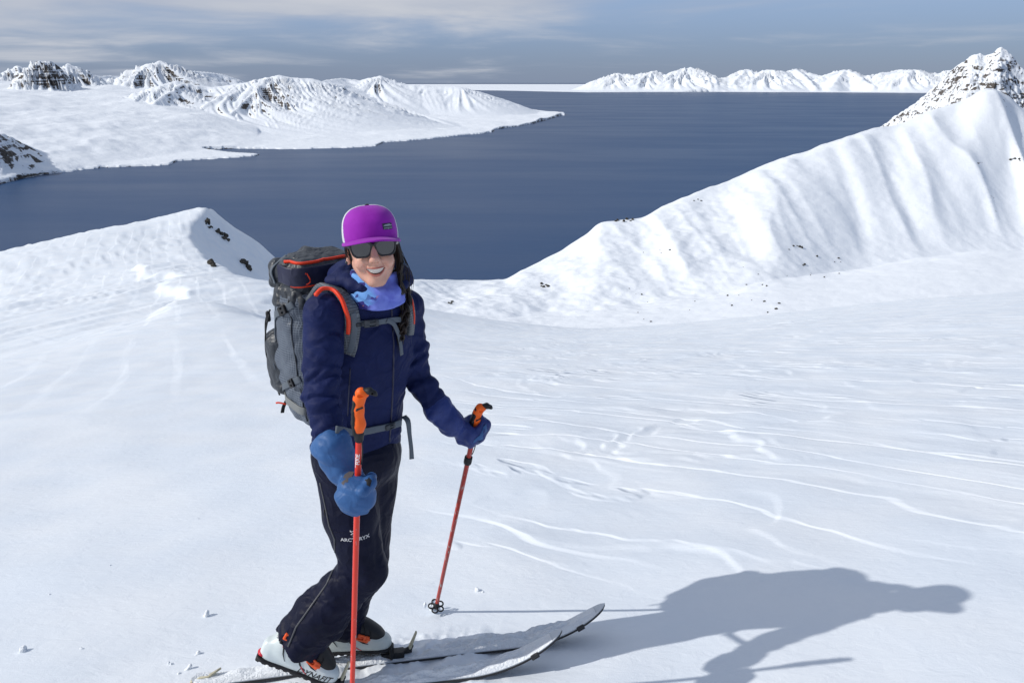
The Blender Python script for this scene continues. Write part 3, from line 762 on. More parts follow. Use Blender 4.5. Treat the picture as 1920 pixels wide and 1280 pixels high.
def stick_on(name, me, bvh, org, xd, yd, mat, parent, lift=0.0008, subdiv=0.006):
    """lay a flat mesh (in its xy plane) onto a curved surface by dropping it along the patch normal"""
    xd = Vector(xd).normalized(); yd = Vector(yd); yd = (yd-xd*yd.dot(xd)).normalized(); nn = xd.cross(yd); org = Vector(org)
    bm = bmesh.new(); bm.from_mesh(me)
    for _ in range(3):
        es = [e for e in bm.edges if e.calc_length() > subdiv]
        if not es: break
        bmesh.ops.subdivide_edges(bm, edges=es, cuts=1)
    bmesh.ops.triangulate(bm, faces=bm.faces)
    pl = base_loc(parent) if parent is not None else Vector((0, 0, 0))
    for v in bm.verts:
        p = org+xd*v.co.x+yd*v.co.y
        hit = bvh.ray_cast(p+nn*0.06, -nn, 0.2) if bvh else (None,)*4
        v.co = ((hit[0]+nn*(lift+v.co.z)) if hit[0] is not None else p+nn*(lift+v.co.z))-pl
    bm.to_mesh(me); bm.free()
    return link(name, me, mat, parent)
def simple_mat(name, col, rough=0.6, spec=0.4, col2=None, nscale=40.0, metal=0.0, bumps=(), sheen=0.0, coat=0.0):
    m, t, p = new_mat(name)
    pos = t.add('ShaderNodeTexCoord').outputs['Object']
    c = col+(1,)
    if col2 is not None: c = t.mix(t.mapr(t.noise(pos, nscale, 5.0, 0.6), 0.35, 0.65), col+(1,), col2+(1,))
    t.set(p, 'Base Color', c); t.set(p, 'Roughness', rough); t.set(p, 'Specular IOR Level', spec); t.set(p, 'Metallic', metal)
    if sheen: t.set(p, 'Sheen Weight', sheen)
    if coat: t.set(p, 'Coat Weight', coat); t.set(p, 'Coat Roughness', 0.15)
    nb = None
    for (sc, st, di) in bumps:
        n_ = t.noise(pos, sc, 1.2 if sc < 100 else 4.0, 0.5, 0.7 if sc < 100 else 0.0)
        if 10 < sc < 100: n_ = t.math('MULTIPLY', t.math('ABSOLUTE', t.math('SUBTRACT', n_, 0.5)), -1.6)      # creases of stiff cloth
        nb = bump(t, n_, st, di, nb)
    if nb is not None: t.set(p, 'Normal', nb)
    return m
# ================================================================== the skier
def on_plane(px, py, h=0.0):
    """where the pixel's ray meets the snow near the skier (h metres above it)"""
    d = ray(px, py); t = 2.5
    for _ in range(60):
        p = CAM+d*t; g = float(base_ground(np.array(p[0]), np.array(p[1])))+h; t += (p[2]-g)/(-d[2])*0.7
    return CAM+d*t
HEAD = math.atan2(0.160, 0.987)                                # heading of the skis, measured from +X
SKI_D = np.array([math.cos(HEAD), math.sin(HEAD), 0.0])
TF = nrm([0.69, -0.72, 0]); TR = nrm([-0.72, -0.69, 0]); TU = np.array([0, 0, 1.0])   # torso: facing, her right, up

M_SKIN = simple_mat('skin', (0.60, 0.335, 0.25), 0.46, 0.35, col2=(0.66, 0.36, 0.275), nscale=30, bumps=((420, 0.12, 0.001),))
_t = NT(M_SKIN.node_tree); _p = [n for n in _t.n if n.type == 'BSDF_PRINCIPLED'][0]
_p.inputs['Subsurface Weight'].default_value = 0.25; _p.inputs['Subsurface Radius'].default_value = (0.012, 0.005, 0.003); _p.inputs['Subsurface Scale'].default_value = 1.0
M_JACKET = simple_mat('navy_softshell', (0.0068, 0.0125, 0.062), 0.66, 0.16, col2=(0.009, 0.0165, 0.078), nscale=9, bumps=((13, 0.5, 0.03), (34, 0.2, 0.010), (900, 0.2, 0.0008)))
M_TROUSER = simple_mat('black_navy_shell', (0.0032, 0.0046, 0.0185), 0.55, 0.15, col2=(0.0045, 0.0062, 0.024), nscale=8, bumps=((12, 0.5, 0.03), (32, 0.2, 0.010), (900, 0.2, 0.0006)))
M_MITT = simple_mat('blue_mitten_nylon', (0.026, 0.092, 0.25), 0.55, 0.35, col2=(0.033, 0.11, 0.29), nscale=12, bumps=((30, 0.25, 0.012), (800, 0.15, 0.0006)))
M_MITT_D = simple_mat('navy_mitten_nylon', (0.014, 0.03, 0.15), 0.55, 0.4, col2=(0.02, 0.04, 0.19), nscale=12, bumps=((30, 0.3, 0.012), (800, 0.15, 0.0006)))
M_BLACK = simple_mat('black_rubber', (0.012, 0.012, 0.014), 0.55, 0.4, bumps=((200, 0.15, 0.001),))
M_GREYL = simple_mat('grey_leather', (0.10, 0.09, 0.09), 0.6, 0.3)
M_HAIR = simple_mat('dark_hair', (0.008, 0.005, 0.004), 0.5, 0.35, col2=(0.018, 0.010, 0.007), nscale=60)
M_PURPLE = simple_mat('purple_cap_foam', (0.27, 0.012, 0.36), 0.75, 0.2, col2=(0.30, 0.016, 0.40), nscale=20, bumps=((700, 0.2, 0.0008),), sheen=0.1)
M_WHITE = simple_mat('white_plastic', (0.74, 0.77, 0.78), 0.35, 0.45, col2=(0.70, 0.74, 0.76), nscale=25)

PB = on_plane(640, 1262)
person = tag(empty('person', PB), 'person in navy jacket, purple cap and dark sunglasses smiling on skis', 'person')
PL = np.array(base_loc(person))

# joints
neck = at(706, 540, 2.41); hem = at(668, 838, 2.43)
rsh = at(608, 588, 2.275); rel = at(601, 742, 2.17); rwr = at(626, 846, 2.08)
lsh = at(761, 574, 2.50); lel = at(781, 706, 2.52); lwr = at(826, 772, 2.49)
rhip = at(640, 852, 2.37); rkn = at(681, 1068, 2.31); ran = at(549, 1206, 2.268)
lhip = at(703, 855, 2.48); lkn = at(688, 1046, 2.465); lan = at(642, 1182, 2.455)
HO = at(697, 463, 2.345)                                       # between the ears at eye height
hf = nrm([0.225, -0.95, 0.13]); up0 = np.array([0, 0, 1.0]); hu = nrm(up0-hf*(up0@hf)); hl = np.cross(hf, hu)   # hl points to the left of the picture
_r = math.radians(3.0); hu = nrm(hu*math.cos(_r)+hl*math.sin(_r)); hl = np.cross(hf, hu)
HR = np.stack([hl, hf, hu], 1); HFR = (HO, HR)
def hw(x, y, z): return HO+HR@np.array([x, y, z])              # head axes -> world

# ------------------------------------------------------------------ body (one continuous skin; mostly under the clothes)
b = SDF((-0.95, 2.0, 0.0), (0.0, 2.75, 1.50), 0.012)
b.loft(hem, neck, TR, [0, .25, .6, .82, 1], [.12, .12, .135, .12, .05], [.085, .085, .09, .075, .05], k=.02)
b.cone(rsh, lsh, .045, .045, .03).chain([rsh, rel, rwr], [.045, .036, .026], .01).chain([lsh, lel, lwr], [.045, .036, .026], .01)
b.ell((rhip+lhip)/2, (.10, .095, .10)).chain([rhip, rkn, ran], [.078, .058, .042], .02).chain([lhip, lkn, lan], [.078, .058, .042], .02)
b.cone(neck, HO-hf*.02-hu*.07, .050, .048, .02)
bodyV, bodyF = b.nets()
h = SDF((-.11, -.13, -.20), (.11, .14, .13), 0.0022)
h.ell((0, -.018, .028), (.074, .093, .082), k=.0)
h.ell((0, .022, -.030), (.0565, .064, .080), k=.03)
h.ell((0, .064, -.098), (.019, .019, .015), k=.022)
for sx in (-1, 1):
    h.cone((sx*.046, .0, -.050), (sx*.014, .056, -.100), .017, .013, .02)
    h.ell((sx*.034, .062, -.040), (.024, .021, .021), k=.02)
    h.ell((sx*.030, .074, .020), (.024, .014, .011), k=.014)
    h.cone((sx*.009, .094, -.034), (sx*.012, .090, -.036), .0085, .0075, .006)
    h.ell((sx*.032, .083, -.002), (.014, .010, .009), k=.010, op='s')
    h.ell((sx*.074, -.010, -.018), (.006, .016, .027), rot=np.array([[1, 0, 0], [0, .96, .28], [0, -.28, .96]]), k=.008)
    h.ell((sx*.076, -.006, -.038), (.006, .009, .010), k=.006)
    h.ell((sx*.0795, -.008, -.014), (.004, .009, .015), k=.004, op='s')
    h.cone((sx*.026, .084, -.045), (sx*.036, .074, -.064), .003, .003, .008, op='s')        # smile fold
h.cone((0, .084, .014), (0, .106, -.027), .0085, .0115, .012)
h.ell((0, .106, -.030), (.011, .009, .009), k=.008)
for sx in (-1, 1): h.ell((sx*.0068, .104, -.0385), (.004, .004, .003), k=.002, op='s')
h.cone((0, .077, -.066), (0, .077, -.062), .018, .018, .02)
# open smiling mouth
def m_top(x): return -.0598+3.2*x*x
def m_bot(x): return -.0770+24*x*x
sl_, X_, Y_, Z_ = h.sub((-.05, .05, -.10), (.05, .13, -.03))
h.comb(sl_, np.maximum(np.maximum(np.maximum(m_bot(X_)-Z_, Z_-m_top(X_)), np.abs(X_)-.0278)*.8, .071-14*X_*X_-Y_), .002, 's')
h.cone((0, -.018, -.06), (0, -.030, -.15), .050, .050, .025)
headV, headF = h.nets(); headV = HO+headV@HR.T
body = link('body', mesh_np('body', np.vstack([headV, bodyV])-PL, np.vstack([headF, bodyF+len(headV)])), M_SKIN, person)
# lips, teeth, eyes, ear studs
M_LIP = simple_mat('lips', (0.44, 0.145, 0.115), 0.4, 0.4)
HBV = bvh_of(body)
def face_pt(x, z, lift):
    o_ = hw(x, .16, z); h_ = HBV.ray_cast(Vector(o_), Vector(-hf), .3); return np.array(h_[0])+hf*lift
lx = np.linspace(-.0274, .0274, 21)
def smooth3(P_):
    for _ in range(2): P_[1:-1] = (P_[:-2]+2*P_[1:-1]+P_[2:])/4
    return P_
upP = smooth3(np.array([face_pt(x, m_top(x)+.0026, -.0004) for x in lx])); loP = smooth3(np.array([face_pt(x, m_bot(x)-.0030 if abs(x) < .0265 else m_bot(x)-.0012, -.0006) for x in lx]))
en = np.sqrt(np.maximum(1-(lx/.0286)**2, 0.02))
emit3('lips', [sweep(upP, .0006+.0020*en, 8, up=hf), sweep(loP, .0006+.0028*en, 8, up=hf)], M_LIP, body)
M_TEETH = simple_mat('teeth', (0.80, 0.77, 0.70), 0.25, 0.5)
nx_t, nz_t = 81, 7; Vt = []
for k_ in range(nz_t):
    for x in np.linspace(-.0252, .0252, nx_t):
        t0 = m_top(x)+.0022; t1 = m_top(x)-.0130*max(0.0, 1-(x/.0268)**2)**.7
        f_ = k_/(nz_t-1); gr = abs(math.sin(math.pi*(x/.0064+.5)))
        wdt = 1-abs(2*((x/.0064) % 1.0)-1)
        Vt.append(hw(x, .0860-15*x*x-.0013*max(0, 1-gr*3.5)-.0010*f_*f_, t0+(t1-t0)*f_+.0007*f_*max(0, 1-gr*2.5)))
link('teeth', mesh_np('teeth', np.array(Vt)-PL, grid_faces(nz_t, nx_t)), M_TEETH, body)
M_EYE = simple_mat('eye', (0.7, 0.68, 0.66), 0.15, 0.5)
for sx in (-1, 1):
    e = SDF((-.016,)*3, (.016,)*3, .003); e.ell((0, 0, 0), (.0115,)*3, k=0)
    emit('eye', e, M_EYE, body, (hw(sx*.032, .074, -.002), HR))
M_STUD = simple_mat('dark_ear_stud', (0.06, 0.065, 0.075), 0.25, 0.6, metal=0.6)
for sx in (-1, 1):
    e = SDF((-.009,)*3, (.009,)*3, .0012); e.ell((0, 0, 0), (.0045, .0050, .0050), k=0)
    emit('ear_stud', e, M_STUD, person, (hw(sx*.081, -.001, -.040), HR))

# ------------------------------------------------------------------ jacket
j = SDF((-.82, 2.00, .80), (-.06, 2.74, 1.57), .0046)
j.loft(hem, neck, TR, [0, .12, .3, .6, .80, .93, 1], [.172, .170, .158, .174, .158, .105, .085], [.128, .126, .118, .128, .108, .085, .075], k=.01)
j.cone(rsh, lsh, .060, .058, .05)
rfo = (rel+rwr)/2
j.cone(rsh, rsh+(rel-rsh)*.3, .066, .066, .02); j.chain([rsh+(rel-rsh)*.3, rel, rwr+(rwr-rel)*.05], [.066, .062, .047], .004)
j.cone(lsh, lsh+(lel-lsh)*.3, .060, .058, .02); j.chain([lsh+(lel-lsh)*.3, lel, lwr], [.058, .055, .048], .004)
# collar and the folded hood behind the neck
ring = []
for a_ in np.linspace(0, 2*math.pi, 15)[:-1]:
    back = 0.5-0.5*math.cos(a_)                                   # 0 front, 1 back
    q = neck+TF*math.cos(a_)*(.088 if back < .5 else .095)+TR*math.sin(a_)*.098+TU*(.002+.050*back+.014*(1-back))
    ring.append((q, .020+.016*back))
for i_ in range(len(ring)):
    (p1, r1), (p2, r2) = ring[i_], ring[(i_+1) % len(ring)]; j.cone(p1, p2, r1, r2, .012)
j.ell(neck-TF*.13+TU*.02, (.09, .09, .055), k=.03)
j.ell(neck-TF*.06+TR*.11+TU*.035, (.040, .040, .026), k=.02)
def fold(x, y, z, ax, fa, fr, seed):
    ax = nrm(ax); s_ = x*ax[0]+y*ax[1]+z*ax[2]
    return 1-2*np.abs(pn3(x*fr+s_*ax[0]*(fa-fr), y*fr+s_*ax[1]*(fa-fr), z*fr+s_*ax[2]*(fa-fr), seed))
def jwarp(x, y, z):
    w_ = .005*fold(x, y, z, (.5, .1, 1), 13, 5, 3)+.0022*pn3(x*24, y*24, z*30, 4)
    for (A_, B_, amp, fa) in ((rel+(rsh-rel)*.35, rwr, .0125, 30), (lel+(lsh-lel)*.5, lwr, .010, 32), (rsh, rel, .007, 14), (lsh, lel, .006, 16)):
        ab = B_-A_; L2 = ab@ab; t_ = ((x-A_[0])*ab[0]+(y-A_[1])*ab[1]+(z-A_[2])*ab[2])/L2
        dd = np.sqrt((x-A_[0]-t_*ab[0])**2+(y-A_[1]-t_*ab[1])**2+(z-A_[2]-t_*ab[2])**2)
        mk = sstep(.10, .07, dd)*sstep(-.1, .1, t_)*sstep(1.15, .95, t_)
        w_ = w_+mk*amp*(fold(x, y, z, ab+np.array([.08, 0, 0]), fa, 9, 8)-.4)
    # long pulls down the front from the shoulder straps, gathers above the hip belt
    w_ = w_+sstep(1.02, .93, z)*sstep(.84, .9, z)*.005*fold(x, y, z, (.25, .1, 1), 26, 10, 15)
    return w_
j.warp(jwarp)
jV, jF = j.nets(); jV = relax(jV, jF, 1, .25)
jacket = emit('jacket', (jV, jF), M_JACKET, person)
JB = bvh_of(jacket)
def hit(bv, px, py, lift=0.0, fall=None):
    d = Vector(ray(px, py)).normalized(); r_ = bv.ray_cast(Vector(CAM), d, 10)
    if r_[0] is None: return None if fall is None else at(px, py, fall)
    return np.array(r_[0]-d*lift)
def hits(bv, pl, lift=0.004, n=6):
    """points of a pixel polyline laid on a surface"""
    out = []
    for (a_, b_) in zip(pl[:-1], pl[1:]):
        for s_ in np.linspace(0, 1, n, endpoint=False):
            q = hit(bv, a_[0]+(b_[0]-a_[0])*s_, a_[1]+(b_[1]-a_[1])*s_, lift)
            if q is not None: out.append(q)
    q = hit(bv, pl[-1][0], pl[-1][1], lift)
    if q is not None: out.append(q)
    return np.array(out)
def hitn(bv, px, py):
    d = Vector(ray(px, py)).normalized(); r_ = bv.ray_cast(Vector(CAM), d, 10); return np.array(r_[1])
M_ZIP = simple_mat('dark_zip', (0.010, 0.011, 0.04), 0.4, 0.5)
zp = hits(JB, [(733, 560), (738, 640), (737, 720), (733, 790), (730, 828)], .0008)
tube('zip', zp, .0032, M_ZIP, jacket, 6)
zp = hits(JB, [(657, 690), (654, 740), (652, 780)], .0004); tube('pocket_zip', zp, .0022, M_ZIP, jacket, 6)

# ------------------------------------------------------------------ trousers
t_ = SDF((-.97, 2.10, -.06), (-.28, 2.70, .98), .005)
hipc = (rhip+lhip)/2
t_.loft(hipc-TU*.05, hem+TU*.02, TR, [0, .5, 1], [.13, .158, .15], [.12, .12, .11], k=.01)
t_.ell(hipc+TU*.0, (.145, .135, .13), k=.03)
t_.chain([rhip, rhip+(rkn-rhip)*.5+np.array([-.004, 0, 0]), rkn], [.100, .094, .083], .03)
shin_d = nrm(ran-rkn)
t_.cone(rkn, rkn+(ran-rkn)*.55+np.array([-.004, 0, -.006]), .080, .100, .03)
t_.cone(rkn+(ran-rkn)*.55+np.array([-.004, 0, -.006]), ran+shin_d*.05+np.array([.02, 0, 0]), .098, .098, .02)
t_.chain([lhip, lkn], [.092, .078], .03); t_.chain([lkn, lan-(lan-lkn)*.10], [.072, .072], .03)
t_.plane(ran-shin_d*.012, nrm(shin_d+np.array([.10, 0, 0])))
def twarp(x, y, z):
    w_ = .003*fold(x, y, z, (0.4, 0, 1), 8, 5, 23)
    for (A_, B_, amp, fa, ax, sd) in ((rkn, ran, .0085, 5, None, 24), (rhip, rkn, .005, 5, None, 26), (lkn, lan, .007, 22, None, 27)):
        ab = B_-A_; L2 = ab@ab; s_ = ((x-A_[0])*ab[0]+(y-A_[1])*ab[1]+(z-A_[2])*ab[2])/L2
        mk = sstep(-.15, .15, s_)*sstep(1.3, 1.0, s_)*sstep(2.60, 2.2, y) if sd == 24 else sstep(-.15, .15, s_)*sstep(1.3, 1.0, s_)
        w_ = w_+mk*amp*(fold(x, y, z, ab, fa, 11, sd)-.4)
    kd = np.sqrt((x-rkn[0]+.05)**2+(y-rkn[1])**2+(z-rkn[2]+.02)**2)
    return w_+sstep(.16, .04, kd)*.010*(fold(x, y, z, (.7, 0, .7), 30, 9, 28)-.3)
t_.warp(twarp)
tV, tF = t_.nets(); tV = relax(tV, tF, 1, .25)
trousers = emit('trousers', (tV, tF), M_TROUSER, person)
TB = bvh_of(trousers)
M_ZIPG = simple_mat('grey_taped_zip', (0.07, 0.072, 0.08), 0.45, 0.5, bumps=((300, 0.4, 0.002),))
zp = hits(TB, [(600, 905), (609, 945), (617, 985), (627, 1010), (628, 1035)], .0015); tube('side_zip', zp, .0028, M_ZIPG, trousers, 6)
zp = hits(TB, [(627, 1063), (612, 1095), (580, 1140), (555, 1175), (540, 1212)], .0020); tube('side_zip', zp, .0034, M_ZIPG, trousers, 6)
q = hit(TB, 608, 955, .006, 2.33)
tube('zip_cord', [q, q+np.array([.001, -.004, -.02]), q+np.array([.006, -.004, -.045]), q+np.array([.010, -.002, -.06])], .0022, M_BLACK, trousers, 6)
M_SNAP = simple_mat('snap_button', (0.45, 0.45, 0.46), 0.3, 0.6, metal=0.5)
for (a_, b_, m_) in ((522, 1193, M_SNAP), (527, 1203, M_BLACK)):
    q = hit(TB, a_, b_, 0.0, 2.25); e = SDF((-.01,)*3, (.01,)*3, .0016); e.ell((0, 0, 0), (.006, .006, .006), k=0); emit('snap', e, m_, trousers, (q, np.eye(3)))
M_PRINT = simple_mat('white_print', (0.62, 0.62, 0.63), 0.6, 0.2)
c_ = np.array(hit(TB, 666, 1011, 0, 2.22)); xd_ = np.array(hit(TB, 685, 1008.5, 0, 2.22))-np.array(hit(TB, 648, 1013.5, 0, 2.22))
stick_on('lettering', text_mesh("ARC'TERYX", .0185, bold=.0004), TB, c_, xd_, (0, 0, 1), M_PRINT, trousers, .0012)
# small bird skeleton emblem above the lettering, drawn as strokes
st = [[(-8, 9), (-5, 6), (-1, 6), (3, 4)], [(-8, 6), (-4, 4)], [(-1, 6), (1, 9), (4, 9)], [(3, 4), (0, 1), (-4, 0), (-7, -3)], [(0, 1), (3, -3), (7, -4)], [(-4, 0), (-5, -6), (-2, -8)], [(1, -1), (-1, -5)], [(3, 4), (6, 6), (9, 5)]]
nx_ = nrm(xd_); pr = []
c2 = np.array(hit(TB, 664, 999, 0, 2.22)); ny_ = nrm(np.cross(np.cross(nx_, [0, 0, 1.0]), nx_))
if ny_[2] < 0: ny_ = -ny_
nn_ = np.cross(nx_, ny_)
for s_ in st:
    pts = []
    for (u_, v_) in s_:
        g = c2+nx_*u_*.0016+ny_*v_*.0013; r_ = TB.ray_cast(Vector(g+nn_*.05), Vector(-nn_), .2); pts.append((np.array(r_[0]) if r_[0] is not None else g)+nn_*.001)
    pr.append(sweep(np.array(pts), .0011, 5))
emit3('emblem', pr, M_PRINT, trousers)

# ------------------------------------------------------------------ neck gaiter
m, t, p = new_mat('printed_neck_gaiter')
pos = t.add('ShaderNodeTexCoord').outputs['Object']
sx_ = t.add('ShaderNodeSeparateXYZ', ins={0: pos})
vo = t.add('ShaderNodeTexVoronoi', ins={'Vector': pos, 'Scale': 62.0, 'Randomness': 1.0})
nn2 = t.noise(pos, 22.0, 4.0, 0.5, 0.8)
dark = t.mapr(t.math('ADD', t.math('MULTIPLY', t.math('SUBTRACT', sx_.outputs[0], float(at(700, 545, 2.3)[0]-PL[0])), 9.0), t.math('MULTIPLY', nn2, 1.2)), 0.75, 0.35)
c = t.mix(t.mapr(nn2, 0.35, 0.65), (0.13, 0.16, 0.58, 1), (0.19, 0.24, 0.70, 1))
pc = t.mix(t.mapr(vo.outputs['Color'], 0.35, 0.5), (0.035, 0.03, 0.18, 1), (0.16, 0.36, 0.75, 1))
pc = t.mix(t.mapr(t.noise(pos, 31.0, 2.0, 0.5), 0.64, 0.68), pc, (0.80, 0.30, 0.03, 1))
c = t.mix(dark, c, pc)
t.set(p, 'Base Color', c); t.set(p, 'Roughness', 0.7); t.set(p, 'Specular IOR Level', 0.2)
t.set(p, 'Normal', bump(t, t.noise(pos, 700, 3, .6), 0.2, .001))
g = SDF((-.60, 2.15, 1.36), (-.26, 2.55, 1.62), .0032)
gtop = at(702, 506, 2.375); gbot = at(705, 567, 2.378)
g.loft(gbot, gtop, hl, [0, .3, .65, 1], [.098, .092, .084, .078], [.098, .092, .084, .076], k=.0, cap=.008)
g.ell(at(727, 545, 2.315), (.045, .03, .026), k=.02)
g.warp(lambda x, y, z: .006*(fold(x, y, z, (.35, 0, 1), 34, 7, 43)-.2)+.0015*pn3(x*60, y*60, z*60, 44))
inn = SDF((-.60, 2.15, 1.36), (-.26, 2.55, 1.62), .0032)
gaiter = emit('neck_gaiter', g, m, person)

# ------------------------------------------------------------------ cap
cz = .030
def crown(front):
    c_ = SDF((-.105, -.125, .0), (.105, .125, .15), .0027)
    c_.loft((0, -.010, .000), (0, -.008, .127), (1, 0, 0), [0, .3, .6, .8, .93, 1], [.084, .085, .081, .070, .052, .034], [.103, .103, .098, .084, .062, .042], p=2.25, k=0, cap=.012)
    c_.shell(.0070)
    c_.plane((0, .0, .022), (0, -.10, -1))
    sp_ = np.array((0, .030, .03)); nv_ = nrm((0, 1, .22))
    c_.plane(sp_, -nv_ if front else nv_)
    return c_
cap_f = emit('cap', crown(True), M_PURPLE, person, HFR); 
m, t, p = new_mat('white_cap_mesh')
pos = t.add('ShaderNodeTexCoord').outputs['Object']
vo = t.add('ShaderNodeTexVoronoi', ins={'Vector': pos, 'Scale': 420.0})
t.set(p, 'Base Color', t.mix(t.mapr(vo.outputs['Distance'], .2, .5), (0.72, 0.74, 0.76, 1), (0.55, 0.57, 0.60, 1))); t.set(p, 'Roughness', .7)
emit('cap_mesh', crown(False), m, cap_f, HFR)
M_PIPE = simple_mat('white_piping', (0.75, 0.75, 0.77), .6, .3)
# brim: a curved board
nu, nvv = 33, 12; Vb = []
for i_ in range(nvv):
    s_ = i_/(nvv-1)
    for k_ in range(nu):
        a_ = (k_/(nu-1)-.5)*2; th = a_*1.42
        r0 = np.array([.086*math.sin(th), -.012+.104*math.cos(th)]); ext = .068*math.cos(th)**.8 if abs(a_) < .999 else 0.0
        x_ = r0[0]*(1+.05*s_); y_ = r0[1]+ext*s_
        Vb.append((x_, y_, .0325-1.9*x_*x_-.02*ext*s_-.004*s_*s_))
Vb = np.array(Vb); Fb = grid_faces(nvv, nu); top = Vb+np.array([0, 0, .0022]); bot = Vb-np.array([0, 0, .0022])
nb_ = len(Vb); Vall = np.vstack([top, bot]); Fa = [Fb, (Fb+nb_)[:, ::-1]]
edge = [k_ for k_ in range(nu)]+[i_*nu+nu-1 for i_ in range(1, nvv)]+[(nvv-1)*nu+k_ for k_ in range(nu-2, -1, -1)]+[i_*nu for i_ in range(nvv-2, 0, -1)]
Fa.append(np.array([[edge[i_], edge[i_]+nb_, edge[(i_+1) % len(edge)]+nb_, edge[(i_+1) % len(edge)]] for i_ in range(len(edge))]))
Vall = HO+Vall@HR.T
link('brim', mesh_np('brim', Vall-PL, np.vstack(Fa)), M_PURPLE, cap_f)
e = SDF((-.012,)*3, (.012,)*3, .0016); e.ell((0, 0, 0), (.007, .007, .003), k=0); emit('cap_button', e, M_BLACK, cap_f, (hw(0, .008, .128), HR))
CB = bvh_of(cap_f)
pc_ = np.array(hit(CB, 727, 424, 0, 2.25)); px_ = np.array(hit(CB, 735, 423.5, 0, 2.25))-np.array(hit(CB, 718, 425.5, 0, 2.25))
M_PATCH = simple_mat('dark_patch', (0.03, 0.035, 0.05), .6, .3); M_PATCHT = simple_mat('patch_thread', (0.30, 0.34, 0.38), .6, .3)
bm = bmesh.new(); bmesh.ops.create_grid(bm, x_segments=8, y_segments=4, size=1.0)
for v in bm.verts: v.co.x *= .0185; v.co.y *= .0090
pm = bpy.data.meshes.new('patch'); bm.to_mesh(pm); bm.free()
patch = stick_on('patch', pm, CB, pc_, px_, hu, M_PATCH, cap_f, .0012)
stick_on('lettering', text_mesh('patagonia', .0082, bold=.00012), CB, pc_-hu*.0042, px_, hu, M_PATCHT, patch, .0020)
bm = bmesh.new()
vs = [bm.verts.new((x_, y_, 0)) for x_, y_ in [(-.016, .0008), (.016, .0008), (.016, .0032), (.011, .0042), (.007, .0066), (.003, .0044), (-.002, .0060), (-.006, .0040), (-.010, .0052), (-.016, .0030)]]
bm.faces.new(vs); bmesh.ops.triangulate(bm, faces=bm.faces); pm = bpy.data.meshes.new('skyline'); bm.to_mesh(pm); bm.free()
stick_on('skyline_emblem', pm, CB, pc_, px_, hu, M_PATCHT, patch, .0020)

# ------------------------------------------------------------------ sunglasses
M_FRAME = simple_mat('black_frame', (0.010, 0.011, 0.014), .3, .5)
m, t, p = new_mat('dark_lens')
t.set(p, 'Base Color', (0.012, 0.013, 0.016, 1)); t.set(p, 'Roughness', .06); t.set(p, 'Specular IOR Level', .8); t.set(p, 'Coat Weight', .6); t.set(p, 'Coat Roughness', .03)
def lens_sdf(grow, y0, y1, hole=None):
    s = SDF((-.085, .055, -.040), (.085, .115, .035), .0013)
    X = s.ax[0][:, None, None]; Y_ = s.ax[1][None, :, None]; Z_ = s.ax[2][None, None, :]
    yc = .0985-3.2*X*X                                             # wrap
    def shape(gr):
        ax = np.abs(X)-.036; z_ = Z_-.001
        hx = .0268+gr+.0045*np.clip(z_/.02, -1, 1); hz = .0205+gr
        q1 = np.abs(ax)-(hx-.0165); q2 = np.abs(z_)-(hz-.0165)
        return np.sqrt(np.maximum(q1, 0)**2+np.maximum(q2, 0)**2)+np.minimum(np.maximum(q1, q2), 0)-.0165
    d = shape(grow)
    if hole is not None:
        br = np.maximum(np.abs(X)-.016, np.abs(Z_-.013)-.0042)+0*Y_
        d = np.minimum(d, br); d = np.maximum(d, -shape(hole))
    dy = np.maximum((yc+y0)-Y_, Y_-(yc+y1))
    s.d = np.maximum(d+0*Y_, dy).astype(np.float32); return s
V_, F_ = lens_sdf(.0045, -.0022, .0028, 0.0).nets(); V_ = relax(V_, F_, 2, .5)
glasses = emit('sunglasses', (V_, F_), M_FRAME, person, HFR)
V_, F_ = lens_sdf(.001, -.0012, .0008).nets(); V_ = relax(V_, F_, 1, .4)
emit('lens', (V_[:, :], F_), m, glasses, HFR)
for sx in (-1, 1):
    tube('temple', [hw(sx*.0655, .083, .012), hw(sx*.0735, .060, .012), hw(sx*.079, .015, .010), hw(sx*.080, -.010, .004), hw(sx*.079, -.028, -.014)], None, M_FRAME, glasses, flat=(.0062, .0020), up=hu, n=18)

# ------------------------------------------------------------------ hair: shell under the cap and a braid over her left shoulder
hr = SDF((-.12, -.14, -.16), (.12, .10, .08), .0042)
hr.ell((0, -.030, .000), (.080, .086, .092), k=0)
hr.cone((0, -.085, -.03), (-.045, -.055, -.12), .04, .035, .03)
hr.plane((0, .012, 0), (0, 1, .15))
hr.warp(lambda x, y, z: .004*pn3(x*70, y*70, z*12, 51))
hair = emit('hair', hr, M_HAIR, person, HFR)
pr = []
rng = np.random.RandomState(3)
# side locks in front of the left ear
for i_ in range(46):
    o = rng.normal(size=3)*np.array([.004, .010, .004]); e_ = rng.normal(size=3)*np.array([.006, .008, .012])
    pr.append(sweep(spline([hw(-.070+o[0], .030+o[1]-.02, .022), hw(-.079+o[0], .004+o[1], -.025), hw(-.080+o[0], -.002+o[1], -.070), hw(-.072, -.0+o[1]*.6, -.112+e_[2]), np.array(at(757, 545, 2.36))+e_*.5], 14), .0026, 4))
for i_ in range(14):
    e_ = rng.normal(size=3)*.010
    pr.append(sweep(spline([hw(-.078, -.01, .01), hw(-.088-.010*rng.rand(), -.01, -.04)+e_*.3, hw(-.094-.016*rng.rand(), -.02, -.09)+e_*.6, np.array(at(764+6*rng.rand(), 545+30*rng.rand(), 2.39))+e_*.5], 12), .0007, 4))
for i_ in range(5):
    e_ = rng.normal(size=3)*.006
    pr.append(sweep(spline([hw(.074, .018, .015), hw(.078, .012, -.012)+e_*.4, hw(.076, .004, -.030)+e_], 8), .0011, 4))
emit3('loose_strands', pr, M_HAIR, hair)['kind'] = 'stuff'
